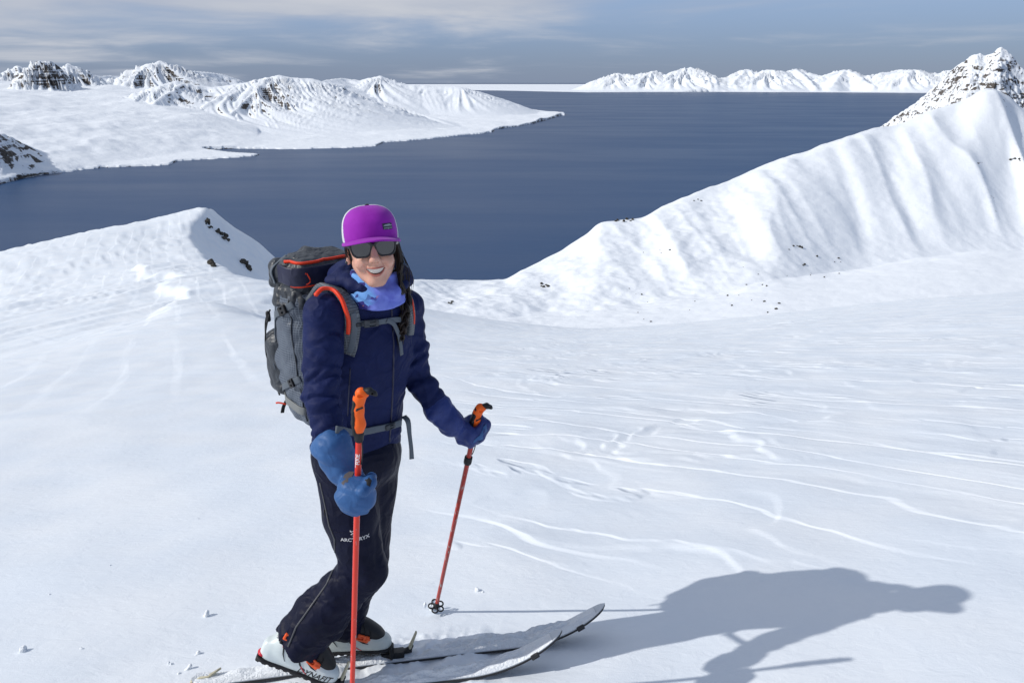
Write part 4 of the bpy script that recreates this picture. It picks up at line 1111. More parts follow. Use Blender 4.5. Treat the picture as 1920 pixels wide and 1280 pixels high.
cl_ = [hit(JB, 759, 548, .026, 2.37), hit(JB, 760, 572, .022, 2.37), hit(JB, 758, 596, .020, 2.37), hit(JB, 755, 612, .018, 2.37), hit(JB, 752, 626, .014, 2.37), hit(JB, 750, 638, .010, 2.37)]
cl_ = [hw(-.068, -.015, -.085)]+cl_
C_ = spline(cl_, 70); pr = []
sN = np.linspace(0, 1, 70); wid = .012*sstep(-.05, .15, sN)*(1-.55*sN)+.002
Tn = np.gradient(C_, axis=0); Tn /= np.linalg.norm(Tn, axis=1)[:, None]; A1 = np.cross(Tn, [0, 1, 0]); A1 /= np.linalg.norm(A1, axis=1)[:, None]; A2 = np.cross(Tn, A1)
for k_ in range(3):
    ph = sN*13+k_*2*math.pi/3
    base_ = C_+A1*(wid*np.sin(ph))[:, None]+A2*(wid*.45*np.sin(2*ph))[:, None]
    for q_ in range(9):
        o = rng.normal(size=2)*.0042
        pr.append(sweep(base_+A1*o[0]+A2*o[1], np.maximum(.0062*(1-.6*sN), .001), 5))
for q_ in range(26):
    o = rng.normal(size=3)*.006; tail = C_[-12:]+o*np.linspace(.3, 1.2, 12)[:, None]; tail[-1] += np.array([0, 0, -.02*rng.rand()])
    pr.append(sweep(tail, .0011, 4))
emit3('braid', pr, M_HAIR, hair)
# ================================================================== ski poles
POLE_TOP = [at(675, 742, 2.00), at(898, 768, 2.50)]
POLE_TIP = [on_plane(659, 1345), on_plane(815, 1150)]
M_RED = None
def red_paint(name, wear, col):
    m, t, p = new_mat(name)
    pos = t.add('ShaderNodeTexCoord').outputs['Object']
    n_ = t.noise(t.mapping(pos, scale=(90, 90, 16)), 1.0, 5.0, 0.65)
    n2_ = t.noise(pos, 260.0, 3.0, 0.6)
    mk = t.mapr(t.math('ADD', t.math('MULTIPLY', n_, .8), t.math('MULTIPLY', n2_, .2)), wear, wear+.05)
    t.set(p, 'Base Color', t.mix(mk, col+(1,), (0.42, 0.36, 0.34, 1))); t.set(p, 'Roughness', t.mapr(mk, 0, 1, .3, .5)); t.set(p, 'Specular IOR Level', .5)
    return m
M_REDN = red_paint('red_pole_paint', .62, (0.72, 0.035, 0.014)); M_REDW = red_paint('worn_red_pole_paint', .56, (0.42, 0.035, 0.022))
M_ORANGE = simple_mat('orange_grip_rubber', (0.88, 0.125, 0.008), .55, .35, bumps=((260, .15, .001),))
M_ALU = simple_mat('bare_metal', (0.45, 0.45, 0.46), .35, .5, metal=.8)
POLES = []
for i_, lab in enumerate(('bright red ski pole planted in front of the legs, held in bare blue mitten', 'worn red ski pole held out to the side in the navy mitten')):
    A_, B_ = POLE_TOP[i_], POLE_TIP[i_]; W = nrm(A_-B_); L = np.linalg.norm(A_-B_)
    xd = np.array([1.0, 0.0 if i_ == 0 else .25, 0]); xd = nrm(xd-W*(xd@W)); yd = np.cross(W, xd); FR = (A_, np.stack([xd, yd, W], 1))
    pole = empty('ski_pole', tuple(B_))
    tag(pole, ['bright red ski pole standing in front of the dark trousers', 'worn red ski pole held out to the side by the outstretched mitten'][i_], 'ski pole', 'ski poles held by the person')
    m_ = (M_REDN, M_REDW)[i_]
    nn_ = 60; s_ = np.linspace(0, 1, nn_); low = .055/L
    tube('shaft', [B_+W*(L*(low+(1-low-.09/L)*q)) for q in s_], np.interp(s_, [0, 1], [.0082, .0096]), m_, pole, 14)
    tube('tip', [B_-W*.02, B_+W*.012, B_+W*.06], [.0015, .005, .0062], M_ALU, pole, 8)
    # moulded grip with a hook at its head
    g = SDF((-.03, -.022, -.155), (.055, .022, .035), .0016)
    g.chain([(-.002, 0, -.128), (.000, 0, -.09), (-.004, 0, -.045), (-.002, 0, -.01), (.004, 0, .008)], [.0125, .0165, .0150, .0150, .0165], .012, sq=((0, 1, 0), 1.12))
    g.cone((.004, 0, .008), (.016, 0, .010), .015, .010, .008)
    g.ell((.004, .015, .006), (.0085, .006, .0055), k=.002, op='s'); g.ell((.004, -.015, .006), (.0085, .006, .0055), k=.002, op='s')
    grip = emit('grip', g, M_ORANGE, pole, FR)
    g = SDF((-.03, -.022, -.03), (.06, .022, .04), .0016)
    g.chain([(.010, 0, .019), (.026, 0, .018), (.040, 0, .012), (.045, 0, .007)], [.0065, .0085, .0055, .0035], .008, sq=((0, 1, 0), .8))
    g.ell((.035, .0, .015), (.004, .02, .0025), k=.001, op='s')
    emit('grip_hook', g, M_BLACK, grip, FR)
    g = SDF((-.035, -.03, -.165), (.03, .03, .03), .0016)
    g.chain([(-.0105, 0, -.12), (-.0145, 0, -.085), (-.0155, 0, -.05), (-.0125, 0, -.02), (-.010, 0, .006)], [.0080, .0088, .0080, .0078, .006], .004, sq=((0, 1, 0), .60))
    for sy in (-1, 1): g.chain([(-.013, sy*.009, -.050), (-.004, sy*.0145, -.036), (.010, sy*.0125, -.030)], [.0035, .0030, .0026], .003)
    g.cone((0, 0, -.137), (0, 0, -.122), .0135, .0150, .004)
    emit('grip_trim', g, M_BLACK, grip, FR)
    tube('cable', [A_+xd*.009-yd*.008-W*.13, A_+xd*.0125-yd*.009-W*.165, A_+xd*.0115-yd*.007-W*.20, A_+xd*.009-yd*.004-W*.22], .0018, M_BLACK, grip, 6, n=10)
    if i_ == 1:
        c_ = A_-W*.2535
        tube('clamp', [c_+W*.020, c_+W*.017, c_-W*.006, c_-W*.014, c_-W*.018], [.011, .0150, .0155, .0145, .010], M_BLACK, pole, 16)
    # basket: rings round a hub
    bs = [sweep([B_+W*.050, B_+W*.062, B_+W*.085], [.012, .0125, .009], 12)]
    for k_ in range(5):
        a_ = k_*2*math.pi/5+.5; c_ = B_+W*.058+(xd*math.cos(a_)+yd*math.sin(a_))*.022
        rr_ = [c_+(xd*math.cos(q)+yd*math.sin(q))*.0125 for q in np.linspace(0, 2*math.pi, 17)]
        bs.append(sweep(rr_, .0036, 7))
    emit3('basket', bs, M_BLACK, pole)
    POLES.append((pole, A_, B_, W, xd, yd, L))
# lettering down the near pole
pole, A_, B_, W, xd, yd, L = POLES[0]
PBV = bvh_of([o for o in pole.children if o.name.startswith('shaft')][0])
c_ = hit(PBV, 669.5, 861, 0, 2.02)
M_LETW = simple_mat('white_lettering', (0.85, 0.85, 0.85), .4, .4)
stick_on('lettering', text_mesh('FIXIE', .0165, bold=.0003), PBV, c_+xd*.002, W, -xd, M_LETW, pole, .0006, .004)
bm = bmesh.new(); bmesh.ops.create_grid(bm, x_segments=10, y_segments=1, size=1.0)
for v in bm.verts: v.co.x *= .017; v.co.y *= .0007
pm = bpy.data.meshes.new('stripe'); bm.to_mesh(pm); bm.free()
stick_on('stripe', pm, PBV, c_-xd*.0045-W*.012, W, -xd, M_LETW, pole, .0006)
# snow packed into the far basket
e = SDF((-.06, -.06, -.06), (.06, .06, .06), .004)
rng = np.random.RandomState(11)
for _ in range(9):
    q = rng.normal(size=3)*np.array([.014, .014, .007]); e.ell(q, rng.uniform(.007, .014, 3), k=.006)
e.warp(lambda x, y, z: .003*pn3(x*90, y*90, z*90, 5), .02)
clump = emit('snow_clump', e, M_SNOW, None, (POLE_TIP[1]+np.array([-.004, -.004, .040]), np.eye(3)))
tag(clump, 'clump of snow packed into the basket of the worn red pole', 'snow')

# ================================================================== mittens
def pole_at(i_, py):
    """point of the pole's axis that shows at pixel row py"""
    A_, B_ = POLE_TOP[i_], POLE_TIP[i_]; lo_, hi_ = 0.0, 1.0
    for _ in range(40):
        m_ = (lo_+hi_)/2; q = A_+(B_-A_)*m_-CAM; row = 640-F_PX*(q[1]*sp+q[2]*cp)/(q[1]*cp-q[2]*sp)
        if row < py: lo_ = m_
        else: hi_ = m_
    return A_+(B_-A_)*lo_
hp = pole_at(0, 915)
Wp = nrm(POLE_TOP[0]-POLE_TIP[0])
g = SDF((-.68, 1.88, .78), (-.32, 2.26, 1.14), .0030)
cuA = rwr-(rwr-rel)*.06; cuB = at(648, 884, 2.075)
g.cone(cuA-(rwr-rel)*.02, cuB, .063, .050, .01)
g.cone(cuB, hp+np.array([-.012, .020, .012]), .038, .038, .012)
g.ell(hp+np.array([.000, -.024, -.008]), (.061, .048, .060), k=.015)
g.ell(hp+np.array([.002, -.040, -.012]), (.050, .034, .050), k=.02)
g.chain([hp+np.array([.040, .010, .030]), hp+np.array([.044, -.030, .032]), hp+np.array([.028, -.062, .024])], [.020, .020, .017], .006)
g.warp(lambda x, y, z: .0055*(fold(x, y, z, (.5, .2, 1), 26, 13, 61)-.3)+.003*pn3(x*34, y*34, z*34, 62))
V_, F_ = g.nets(); V_ = relax(V_, F_, 1, .4)
mitR = emit('mitten', (V_, F_), M_MITT, person); mitR['label'] = 'blue mitten closed round the bright red pole'
MB = bvh_of(mitR)
def pad(name, pix, mat, bv, parent, lift=.0015):
    """thin patch sewn onto a surface: pixel outline dropped on it"""
    P_ = [hit(bv, a_, b_, lift) for a_, b_ in pix]; P_ = [q for q in P_ if q is not None]
    if len(P_) < 3: return None
    c_ = hit(bv, np.mean([a_ for a_, b_ in pix]), np.mean([b_ for a_, b_ in pix]), lift); c_ = c_ if c_ is not None else np.mean(P_, 0)
    V_ = [c_]; n_ = len(pix); ring_n = 3
    for r_ in range(1, ring_n+1):
        for (a_, b_) in pix:
            ca, cb = np.mean([q[0] for q in pix]), np.mean([q[1] for q in pix])
            q = hit(bv, ca+(a_-ca)*r_/ring_n, cb+(b_-cb)*r_/ring_n, lift)
            V_.append(q if q is not None else V_[-1])
    F3 = [(0, 1+k_, 1+(k_+1) % n_) for k_ in range(n_)]; F4 = []
    for r_ in range(ring_n-1):
        for k_ in range(n_): F4.append((1+r_*n_+k_, 1+(r_+1)*n_+k_, 1+(r_+1)*n_+(k_+1) % n_, 1+r_*n_+(k_+1) % n_))
    return link(name, mesh_np(name, np.array(V_)-np.array(base_loc(parent)), np.array(F4), True, np.array(F3)), mat, parent)
pad('palm_patch', [(640, 905), (646, 889), (655, 883), (664, 884), (660, 893), (652, 903), (643, 909)], M_GREYL, MB, mitR)
pad('thumb_patch', [(684, 899), (692, 894), (697, 900), (694, 912), (688, 909)], M_BLACK, MB, mitR)

hq = pole_at(1, 806); Wq = nrm(POLE_TOP[1]-POLE_TIP[1])
g = SDF((-.32, 2.22, .82), (.06, 2.64, 1.16), .0030)
g.cone(lwr-(lwr-lel)*.10, at(846, 792, 2.485), .055, .045, .01)
g.cone(at(846, 792, 2.485), hq+np.array([-.035, -.008, .004]), .042, .032, .02)
g.chain([hq+np.array([-.040, -.022, -.004]), hq+np.array([-.010, -.034, -.014]), hq+np.array([.018, -.022, -.008]), hq+np.array([.030, .004, .008]), hq+np.array([.016, .024, .014]), hq+np.array([-.020, .022, .012])], [.030, .026, .025, .025, .024, .026], .012, sq=(Wq, .62))
g.chain([hq+np.array([-.038, .012, .022]), hq+np.array([-.004, .030, .030])], [.022, .017], .01)
g.warp(lambda x, y, z: .005*(fold(x, y, z, (1, .1, -.5), 32, 12, 63)-.3)+.0025*pn3(x*36, y*36, z*36, 64))
V_, F_ = g.nets(); V_ = relax(V_, F_, 1, .4)
mitL = emit('mitten', (V_, F_), M_MITT_D, person); mitL['label'] = 'navy mitten gripping the worn red pole'
MBL = bvh_of(mitL)
pad('palm_patch', [(884, 834), (896, 837), (908, 826), (914, 808), (912, 794), (906, 800), (900, 815), (890, 824)], M_MITT, MBL, mitL, .002)

# ================================================================== skis
M_TOP = simple_mat('white_ski_topsheet', (0.62, 0.66, 0.70), .35, .5, col2=(0.55, 0.60, 0.66), nscale=15)
M_EDGE = simple_mat('black_ski_edge', (0.015, 0.015, 0.018), .4, .5)
M_CREAM = simple_mat('cream_plastic', (0.62, 0.58, 0.42), .45, .4, col2=(0.5, 0.46, 0.33), nscale=60)
GN = nrm([-GX, -GY, 1.0])                                      # snow slope normal at the feet
SD = nrm(SKI_D-GN*(SKI_D@GN)); SN = np.cross(GN, SD)           # along the ski, across it (away from the camera)
def ski_pt(org, s_, w_, z_): return org+SD*s_+SN*w_+GN*z_
def ski_curve(s_, L_): return .118*max(0, (s_-(L_-.36))/.36)**1.9+.012*max(0, (.10-s_)/.10)**2
def ski_half(s_, L_):
    w_ = .041+.015*((s_/L_-.47)/.5)**2
    e0 = min(1, max(0, s_)/.06); e1 = min(1, max(0, L_-s_)/.20)
    return w_*math.sqrt(max(0, 1-(1-e0)**2))*(1-(1-e1)**2.4)**.5 if 0 < e0 and 0 < e1 else .002
tipF = np.array([.352, 2.585]); tipN = np.array([.165, 2.375]); SL = 1.60
SKIS = []
for i_, (tp_, lab) in enumerate(((tipF, 'white snow-covered ski reaching farther forward under the upright boot'), (tipN, 'white snow-covered ski under the boot with the lifted heel'))):
    o2 = tp_-SKI_D[:2]*(SL-.03); org = np.array([o2[0], o2[1], float(base_ground(np.array(o2[0]), np.array(o2[1])))+.012])
    ski = tag(empty('ski', tuple(org)), lab, 'ski', 'skis of the person')
    ss = np.concatenate([np.linspace(0, .08, 8), np.linspace(.12, 1.1, 26), np.linspace(1.13, SL, 34)])
    for nm, zo, th, inset, mt in (('base', 0.0, .007, 0.0, M_EDGE), ('top_sheet', .0068, .004, .0032, M_TOP)):
        Vs = []
        for s_ in ss:
            hw_ = max(.001, ski_half(s_, SL)-inset); z_ = ski_curve(s_, SL)+zo
            for (w_, zz) in ((-1, 0), (1, 0), (1, th), (.4, th*1.06), (-.4, th*1.06), (-1, th)): Vs.append(ski_pt(org, s_, w_*hw_, z_+zz))
        n_ = len(ss); a_ = np.arange(n_-1)[:, None]*6+np.arange(6)[None]; b_ = np.arange(n_-1)[:, None]*6+(np.arange(6)[None]+1) % 6
        Fq = np.stack([a_, b_, b_+6, a_+6], -1).reshape(-1, 4)
        ends = np.array([[0, 1, 2, 5], [2, 3, 4, 5], [(n_-1)*6+k_ for k_ in (5, 2, 1, 0)], [(n_-1)*6+k_ for k_ in (5, 4, 3, 2)]])
        link(nm, mesh_np(nm, np.array(Vs)-org, np.vstack([Fq, ends]), False), mt, ski)
    # climbing-skin clip at the notched tip
    s_ = SL-.115; z_ = ski_curve(s_, SL); hw_ = ski_half(s_, SL)
    e = SDF((-.03, -.03, -.03), (.03, .03, .03), .002); e.box((0, 0, 0), (.016, .005, .010), rnd=.003); e.cone((-.010, -.004, 0), (.012, -.004, .006), .004, .003, .002)
    tl = math.atan2(ski_curve(s_+.02, SL)-ski_curve(s_-.02, SL), .04); xs = SD*math.cos(tl)+GN*math.sin(tl); zs = np.cross(xs, SN)
    emit('tip_clip', e, M_EDGE, ski, (ski_pt(org, s_, -hw_, z_+.004), np.stack([xs, SN, zs], 1)))
    # binding: toe jaws with a lever, brake and heel post
    bx_ = .875 if i_ == 0 else .905
    e = SDF((-.07, -.06, -.01), (.11, .06, .09), .003)
    e.box((0, 0, .012), (.045, .026, .012), rnd=.005); e.box((.045, 0, .018), (.030, .014, .007), rnd=.004)
    for sy in (-1, 1): e.cone((-.004, sy*.034, .012), (-.006, sy*.029, .046), .008, .0065, .006)
    e.cone((.058, 0, .020), (.075, 0, .034), .010, .008, .008)
    bind = emit('toe_binding', e, M_BLACK, ski, (ski_pt(org, SL-bx_+.02, 0, .012), np.stack([SD, SN, GN], 1)))
    e = SDF((-.03, -.03, -.02), (.06, .03, .09), .0025); e.cone((0, 0, 0), (.030, 0, .062), .012, .007, .0, sq=(SD, 1.7))
    emit('lever', e, M_CREAM, bind, (ski_pt(org, SL-bx_+.085, 0, .036), np.stack([SD, SN, GN], 1)))
    e = SDF((-.08, -.06, -.01), (.07, .06, .08), .003); e.box((0, 0, .010), (.055, .030, .010), rnd=.004); e.box((-.01, 0, .034), (.024, .022, .022), rnd=.008)
    for sy in (-1, 1): e.chain([(.04, sy*.036, .014), (-.02, sy*.040, .020), (-.062, sy*.044, .034)], [.004, .004, .006], .002)
    emit('heel_binding', e, M_BLACK, ski, (ski_pt(org, SL-bx_-.285, 0, .012), np.stack([SD, SN, GN], 1)))
    # tail clip of the skin
    tube('tail_hook', [ski_pt(org, -.002, 0, .012), ski_pt(org, .03, .0, .022), ski_pt(org, .06, .004, .020), ski_pt(org, .105, .012, .042)], None, M_CREAM, ski, flat=([.014, .014, .012, .004], .0025), up=SN)
    SKIS.append((ski, org))
# dark diamond mark on the near ski
ski, org = SKIS[1]
bm = bmesh.new(); vs = [bm.verts.new(q) for q in ((-.030, 0, 0), (-.004, .016, 0), (.032, 0, 0), (.004, -.016, 0))]; bm.faces.new(vs); pm = bpy.data.meshes.new('mark'); bm.to_mesh(pm); bm.free()
dm = link('mark', pm, M_EDGE, ski)
for v in pm.vertices: v.co = Vector(ski_pt(org, SL-.305+v.co.x, .002+v.co.y, ski_curve(SL-.305+v.co.x, SL)+.0148)-org)

# ================================================================== boots
M_BOOT = simple_mat('white_boot_shell', (0.66, 0.72, 0.72), .32, .5, col2=(0.60, 0.67, 0.68), nscale=14)
M_BOOTG = simple_mat('pale_grey_boot_shell', (0.60, 0.64, 0.60), .38, .45, col2=(0.52, 0.57, 0.55), nscale=14)
M_REDP = simple_mat('red_plastic', (0.60, 0.03, 0.05), .4, .4)
M_BUCK = simple_mat('orange_buckle', (0.85, 0.10, 0.012), .35, .5)
def boot(toe, pitch, cuffdir, shellmat, label, text):
    """toe = world point of the toe pivot under the sole; pitch = heel lift"""
    fx = SD*math.cos(pitch)-GN*math.sin(pitch); fz = SD*math.sin(pitch)+GN*math.cos(pitch); fy = np.cross(fz, fx)
    R_ = np.stack([fx, fy, fz], 1); O_ = toe-R_@np.array([.150, 0, 0]); FR = (O_, R_)
    cd_ = nrm(R_.T@cuffdir)
    s = SDF((-.20, -.09, -.02), (.20, .09, .34), .0030)
    s.loft((-.135, 0, .052), (.158, 0, .044), (0, 1, 0), [0, .1, .3, .55, .8, .93, 1], [.022, .034, .038, .045, .047, .037, .016], [.030, .044, .052, .052, .036, .029, .016], cv=[0, 0, .008, .012, -.004, -.008, -.01], p=2.5, k=0, cap=.010)
    an = np.array([-.045, 0, .085])
    s.loft(an-cd_*.03, an+cd_*.125, (0, 1, 0), [0, .4, 1], [.046, .050, .054], [.058, .058, .058], p=2.3, k=.03)
    s.cone((.02, 0, .085), an+cd_*.07+np.array([.02, 0, 0]), .040, .042, .02)
    s.warp(lambda x, y, z: .0022*np.sin(x*70+z*40)*sstep(.02, .10, z)*sstep(.0, -.1, x), .02)
    bt = emit('boot', s, shellmat, person, FR); bt['label'] = label
    # sole
    s = SDF((-.18, -.08, -.02), (.18, .08, .05), .0028)
    s.loft((-.140, 0, .010), (.166, 0, .010), (0, 1, 0), [0, .08, .3, .55, .8, .93, 1], [.024, .034, .034, .040, .045, .034, .018], [.012]*7, p=3, k=0, cap=.004)
    for x_ in np.arange(-.12, .15, .026): s.box((x_, 0, .0), (.005, .07, .006), rnd=.002, op='s')
    emit('sole', s, M_BLACK, bt, FR)
    # tongue: dark lower flap over the instep
    s = SDF((-.06, -.09, .02), (.17, .09, .20), .0028)
    s.loft((.128, 0, .052), (-.005, 0, .118), (0, 1, 0), [0, .2, .6, 1], [.026, .042, .046, .042], [.018, .031, .042, .044], p=2.3, k=0, cap=.008)
    s.plane((.0, 0, .052), nrm((-.25, 0, -1)))
    emit('tongue', s, M_BLACK, bt, FR)
    # buckles and cables
    for (x_, z_, hx, ang) in ((.050, .075, .024, .35), (-.045, .135, .038, .10)):
        for sy in ((-1,) if x_ < 0 else (-1,)):
            s = SDF((-.06, -.02, -.03), (.06, .02, .03), .0018); s.box((0, 0, 0), (hx, .005, .013), rnd=.004); s.box((-.01, -.003, 0), (hx*.5, .006, .006), rnd=.003, op='s'); s.cone((hx*.7, -.003, 0), (hx*1.05, -.003, .002), .006, .004, .004)
            ca, sa_ = math.cos(ang), math.sin(ang)
            rot = np.array([[ca, 0, sa_], [0, 1, 0], [-sa_, 0, ca]])
            yb = -.052 if x_ > 0 else -.066
            emit('buckle', s, M_BUCK, bt, (O_+R_@np.array([x_, yb, z_]), R_@rot))
    s = SDF((-.03,)*3, (.03,)*3, .002); s.box((0, 0, 0), (.014, .022, .011), rnd=.006); s.cone((0, -.02, 0), (0, .02, .004), .005, .005, .002)
    emit('dial', s, M_BUCK, bt, (O_+R_@np.array([.022, -.004, .150]), R_))
    tube('cable', [O_+R_@np.array(q) for q in ((.060, -.054, .082), (.058, -.045, .110), (.040, -.018, .140))], .0018, M_BLACK, bt, 5, n=8)
    tube('cable', [O_+R_@np.array(q) for q in ((.076, -.052, .072), (.078, -.042, .098), (.050, -.010, .138))], .0018, M_BLACK, bt, 5, n=8)
    # heel insert, dark and red stripes along the shell
    s = SDF((-.18, -.06, -.01), (-.08, .06, .07), .0026); s.ell((-.124, 0, .028), (.0185, .026, .011), k=0); emit('heel_insert', s, M_REDP, bt, FR)
    BV = bvh_of(bt)
    def stripe(pts, w0, mt):
        L_ = []
        for (x_, z_) in pts:
            a_ = O_+R_@np.array([x_, -.12, z_]); h_ = BV.ray_cast(Vector(a_), Vector(fy), .2)
            if h_[0] is not None: L_.append(np.array(h_[0])-fy*.0006)
        if len(L_) > 2: tube('stripe', L_, None, mt, bt, flat=(np.interp(np.linspace(0, 1, len(L_)), [0, .4, 1], [w0*.3, w0, w0*.15]), .0011), up=fx)
    stripe([(-.075, .150), (-.072, .125), (-.068, .10), (-.060, .07), (-.045, .045)], .0042, M_BLACK)
    stripe([(-.020, .120), (-.016, .10), (-.006, .075), (.010, .05), (.025, .035)], .0050, M_BLACK)
    stripe([(.012, .105), (.018, .09), (.032, .07), (.050, .055), (.07, .048)], .0055, M_BLACK)
    stripe([(-.083, .150), (-.080, .13), (-.076, .11), (-.070, .09)], .0022, M_REDP)
    stripe([(.012, .050), (.020, .04), (.034, .028), (.045, .022)], .0024, M_REDP)
    if text:
        stick_on('lettering', text_mesh('DYNAFIT', .030, bold=.0005, shear=.35), BV, O_+R_@np.array([.070, -.05, .030]), fx, fz, M_BLACK, bt, .0010, .008)
    return bt
toeN = ski_pt(SKIS[1][1], SL-.850, -.012, .030); toeF = ski_pt(SKIS[0][1], SL-.865, 0, .042)
boot(toeN, math.radians(27), -shin_d, M_BOOT, 'white ski boot with its heel lifted, orange buckles and dark lettering', True)
boot(toeF, math.radians(3), nrm(lkn-lan), M_BOOTG, 'pale grey ski boot standing flat on its ski', False)
# ================================================================== backpack
BK = -TF
def ripstop(name, base, line):
    m, t, p = new_mat(name)
    pos = t.add('ShaderNodeTexCoord').outputs['Object']
    s_ = t.add('ShaderNodeSeparateXYZ', ins={0: t.mapping(pos, rot=(0, 0, -math.atan2(TR[1], TR[0])))})
    def ln(v, f): return t.mapr(t.math('ABSOLUTE', t.math('SUBTRACT', t.math('FRACT', t.math('MULTIPLY', v, f)), .5)), .36, .43)
    g_ = t.math('MAXIMUM', ln(s_.outputs[1], 120.0), ln(s_.outputs[2], 120.0))
    n_ = t.noise(pos, 12.0, 4.0, .6)
    c_ = t.mix(t.math('MULTIPLY', g_, t.mapr(n_, .25, .6, .35, 1.0)), base+(1,), line+(1,))
    t.set(p, 'Base Color', c_); t.set(p, 'Roughness', .5); t.set(p, 'Specular IOR Level', .45)
    t.set(p, 'Normal', bump(t, n_, .4, .02))
    return m
M_GRID = ripstop('grey_ripstop', (0.042, 0.056, 0.082), (0.17, 0.20, 0.245))
M_CHAR = simple_mat('charcoal_nylon', (0.026, 0.031, 0.040), .45, .42, col2=(0.044, 0.051, 0.062), nscale=10, bumps=((16, .6, .03), (40, .3, .010), (700, .15, .0006)))
M_NAVYN = simple_mat('dark_navy_nylon', (0.014, 0.016, 0.045), .5, .4, bumps=((18, .3, .02),))
M_STRAP = simple_mat('grey_webbing', (0.105, 0.125, 0.150), .6, .3, bumps=((900, .3, .0008),))
M_STRAPL = simple_mat('light_grey_webbing', (0.19, 0.20, 0.20), .6, .3, bumps=((900, .3, .0008),))
M_PIPER = simple_mat('orange_red_piping', (0.80, 0.055, 0.018), .5, .35)
m_mesh = ripstop('grey_strap_mesh', (0.060, 0.070, 0.085), (0.16, 0.18, 0.20))
chest = at(690, 640, 2.42)
PO = chest+BK*.285+TR*.012+TU*-.045
PR = np.stack([TR, BK, nrm(TU+BK*.05)], 1); PF = (PO, PR)                    # pack axes: her right, away from her back, up
def pk(x, y, z): return PO+PR@np.array([x, y, z])
pack = tag(empty('backpack', tuple(pk(0, 0, -.31))), 'grey ripstop hiking backpack with charcoal lid and orange-red piping', 'backpack')
s = SDF((-.22, -.20, -.36), (.22, .22, .26), .0048)
s.loft((0, 0, -.315), (0, 0, .20), (1, 0, 0), [0, .07, .2, .5, .8, 1], [.095, .130, .145, .150, .150, .135], [.075, .105, .118, .122, .120, .105], cv=[-.025, -.012, 0, 0, 0, 0], p=3.0, k=0, cap=.03)
s.ell((.0, .10, -.10), (.135, .055, .15), k=.05)
def pwarp(x, y, z):
    v_ = .007*fold(x, y, z, (.3, .3, 1), 7, 9, 71)+.0035*fold(x, y, z, (.6, .6, 1), 24, 11, 72)
    for (zz, sl_) in ((.115, .9), (-.145, .9)):                           # the straps bite in
        v_ = v_+.007*np.exp(-((z-zz-.35*y)/.018)**2)
    return v_
s.warp(pwarp)
V_, F_ = s.nets(); V_ = relax(V_, F_, 1, .4); main = emit('main_bag', (V_, F_), M_GRID, pack, PF)
s = SDF((-.22, -.20, .10), (.22, .22, .33), .0045)
s.loft((0, 0, .125), (0, 0, .245), (1, 0, 0), [0, .3, .7, 1], [.152, .150, .138, .120], [.118, .114, .104, .090], p=2.8, k=0, cap=.02)
s.warp(lambda x, y, z: .008*fold(x, y, z, (1, 1, .25), 34, 9, 74)+.004*fold(x, y, z, (.3, .3, 1), 40, 20, 75))
V_, F_ = s.nets(); V_ = relax(V_, F_, 1, .4); emit('collar', (V_, F_), M_CHAR, pack, PF)
s = SDF((-.22, -.24, .14), (.22, .24, .38), .0045)
s.box((0, -.024, .244), (.146, .110, .060), rnd=.057, k=0); s.ell((0, -.02, .268), (.125, .095, .052), k=.03); s.ell((.05, .05, .215), (.10, .06, .05), k=.03)
s.warp(lambda x, y, z: .010*fold(x, y, z, (.5, .5, 1), 9, 15, 76)+.005*fold(x, y, z, (1, .3, .2), 38, 16, 77))
V_, F_ = s.nets(); V_ = relax(V_, F_, 1, .4); lid = emit('lid', (V_, F_), M_CHAR, pack, PF)
LB = bvh_of(lid); MBV = bvh_of(main)
def on_pack(bv, pts, lift=.002):
    """points (x along her right, y back, z up) cast from outside towards the pack's axis"""
    out, nn_ = [], []
    for q in pts:
        q = np.array(q); o_ = pk(*q); ax_ = pk(0, 0, q[2]); d_ = nrm(ax_-o_); h_ = bv.ray_cast(Vector(o_-d_*.2), Vector(d_), .6)
        if h_[0] is not None: out.append(np.array(h_[0])-d_*lift); nn_.append(-d_)
    return np.array(out), np.array(nn_)
def band(name, P_, N_, half, th, mat, parent, n=None):
    if len(P_) < 3: return None
    if n: k_ = np.linspace(0, 1, len(P_)); P_ = spline(P_, n); N_ = np.stack([np.interp(np.linspace(0, 1, n), k_, N_[:, c_]) for c_ in range(3)], 1)
    Tn = np.gradient(P_, axis=0); U_ = np.cross(N_, Tn)
    V_, Fq, ex = sweep(P_, None, 8, U_, (half, th))
    return link(name, mesh_np(name, V_-np.array(base_loc(parent)), Fq, True, ex), mat, parent)
def arc(x0, y0, z0, x1, y1, z1, n=14):
    return [(x0+(x1-x0)*t_, y0+(y1-y0)*t_, z0+(z1-z0)*t_) for t_ in np.linspace(0, 1, n)]
# navy front pocket of the lid with piping and a hanging loop
pts = [(x_, -.20, .275) for x_ in np.linspace(.17, -.12, 12)]
P_, N_ = on_pack(LB, [(.15, -.14+.02*k_, .285) for k_ in range(0)]+[(.17*math.cos(a_), -.17*math.sin(a_), .252) for a_ in np.linspace(.12, 2.2, 16)], .003)
band('lid_panel', P_, N_, .030, .003, M_NAVYN, lid)
P_, N_ = on_pack(LB, [(.17*math.cos(a_), -.17*math.sin(a_), .293) for a_ in np.linspace(.30, 2.2, 16)], .004)
band('piping', P_, N_, .0045, .003, M_PIPER, lid)
P_, N_ = on_pack(LB, [(.17*math.cos(a_), -.17*math.sin(a_), .222) for a_ in np.linspace(.55, 2.0, 14)], .004)
band('piping', P_, N_, .0060, .003, M_PIPER, lid)
lp = hit(LB, 574, 512, .010, 2.42)
tube('pull_loop', [lp, lp+np.array([-.010, 0, -.012]), lp+np.array([-.013, 0, -.028]), lp+np.array([-.002, 0, -.038]), lp+np.array([.012, 0, -.026]), lp+np.array([.002, 0, -.001])], .0022, M_PIPER, lid, 6, n=24)
